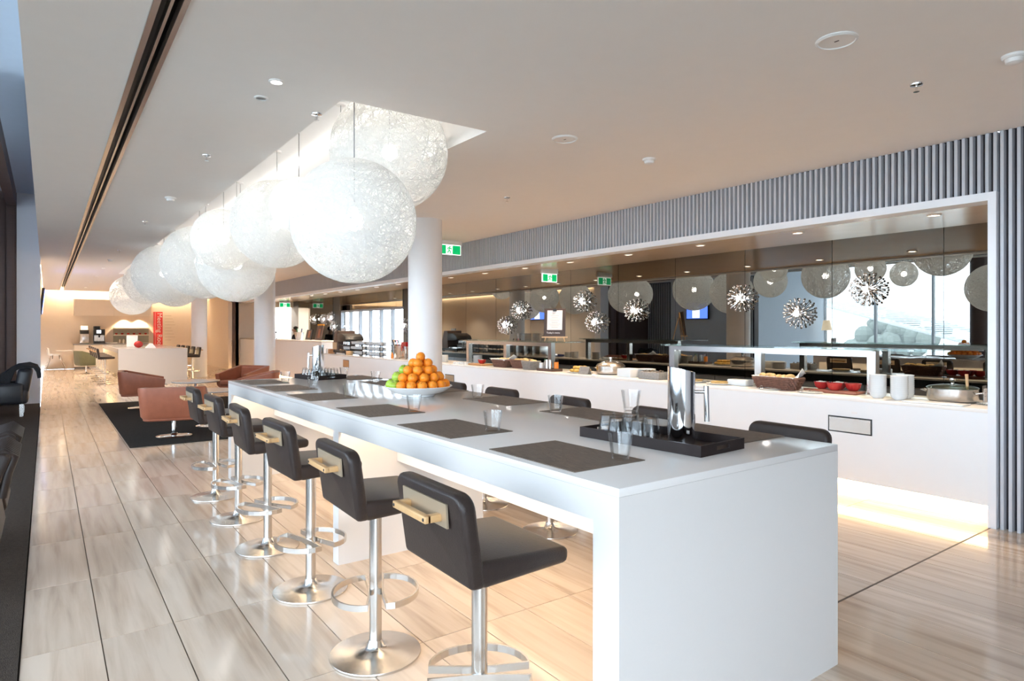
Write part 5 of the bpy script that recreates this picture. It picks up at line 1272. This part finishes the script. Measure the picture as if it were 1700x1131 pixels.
b = MB(); b.box(-0.42, 0.30, -0.44, -0.26, 0.22, 0.60); b.build('arm', 'leather_black', t, bevel=0.06, seg=3)
b = MB(); b.box(-0.42, 0.30, 0.26, 0.44, 0.22, 0.60); b.build('arm', 'leather_black', t, bevel=0.06, seg=3)
for sx in (-0.34, 0.26):
    for sy in (-0.32, 0.32): b = MB(); b.box(sx - 0.03, sx + 0.03, sy - 0.03, sy + 0.03, 0, 0.23); b.build('leg', 'steel', t)
# coat draped over the back
vs = []; fs = []; n = 18
topc = [(-0.42, 0.545), (-0.30, 0.63), (-0.14, 0.69), (0.02, 0.76), (0.12, 0.85), (0.22, 0.91), (0.36, 0.925), (0.47, 0.88), (0.52, 0.78), (0.53, 0.68)]
botc = [(0.49, 0.66), (0.47, 0.78), (0.43, 0.85), (0.24, 0.85), (0.16, 0.80), (0.08, 0.56), (-0.10, 0.53), (-0.36, 0.525)]
ringc = topc + botc; nr = len(ringc)
for j in range(n + 1):
    f = j / n; edge = 1.0 - 0.35 * max(0.0, abs(f - 0.5) * 2 - 0.8) / 0.2
    for i, (x, z) in enumerate(ringc):
        tp = i < len(topc)
        vs.append((x + (0.02 * math.sin(j * 1.1 + i) if tp else 0), -0.245 + 0.49 * f, (z + 0.022 * math.sin(j * 0.9 + i * 0.7)) * (edge if False else 1) if tp else z))
for j in range(n):
    for i in range(nr): fs.append((j * nr + i, j * nr + (i + 1) % nr, (j + 1) * nr + (i + 1) % nr, (j + 1) * nr + i))
fs.append(tuple(range(nr))[::-1]); fs.append(tuple(n * nr + i for i in range(nr)))
b = MB(); b.add(vs, fs); o = b.build('coat', 'cloth_black', None, smooth=60, loc=(-0.62, 14.75, 0.007))
tag(o, 'black coat draped over the club chair by the pale pier', 'coat')

# ------------------------------------------------------------------ outside the windows
b = MB(); b.box(-80, -6.85, -60, 60, -4.2, -4.0); b.box(-6.85, 60, -60, -4.5, -4.2, -4.0); b.box(8.3, 60, -4.5, 60, -4.2, -4.0)
struct(b.build('ground_outside', 'grass'))
t = thing('canopy_roof', 'white louvred canopy roof sloping down outside the lounge windows', 'roof', (0, 0, 0))
for k in range(50):
    y = 7.0 + 0.30 * k; zz = 0.2 + 0.30 * k * 0.29
    b = MB(); b.box(-20, -14, y, y + 0.19, zz, zz + 0.05); b.build('louvre', 'roof_metal', t)
for x in (-19.5, -14.1): b = MB(); b.tube([(x, 6.9, 0.08), (x, 22.0, 4.46)], 0.09, 8); b.build('rafter', 'roof_metal', t)
for x in (-19.5, -14.1): b = MB(); b.box(x - 0.1, x + 0.1, 20.0, 20.2, -4, 3.9); b.build('post', 'roof_metal', t)
def tree(x, y, h, r, lab):
    t = thing('tree', lab, 'tree', (x, y, -4.0))
    b = MB(); b.tube([(0, 0, 0), (0.1, 0.1, h * 0.5), (0.2, 0, h * 0.8)], [0.3, 0.2, 0.1], 10); b.build('trunk', 'bark', t, smooth=60)
    rnd = random.Random(int(x * 10)); b = MB()
    for k in range(60): b.ball((rnd.gauss(0, r * 0.45), rnd.gauss(0, r * 0.45), h * 0.78 + rnd.gauss(0, r * 0.25)), r * rnd.uniform(0.12, 0.28), 9, 6)
    b.build('crown', 'leaf', t, kind='stuff')
tree(-40, 24.0, 6.6, 2.8, 'tall rounded tree beyond the white canopy roof')
tree(-43, 16.0, 5.4, 2.6, 'low spreading tree beyond the lounge windows')
tree(-46, 8.5, 5.2, 2.8, 'broad dark tree farthest from the canopy roof')
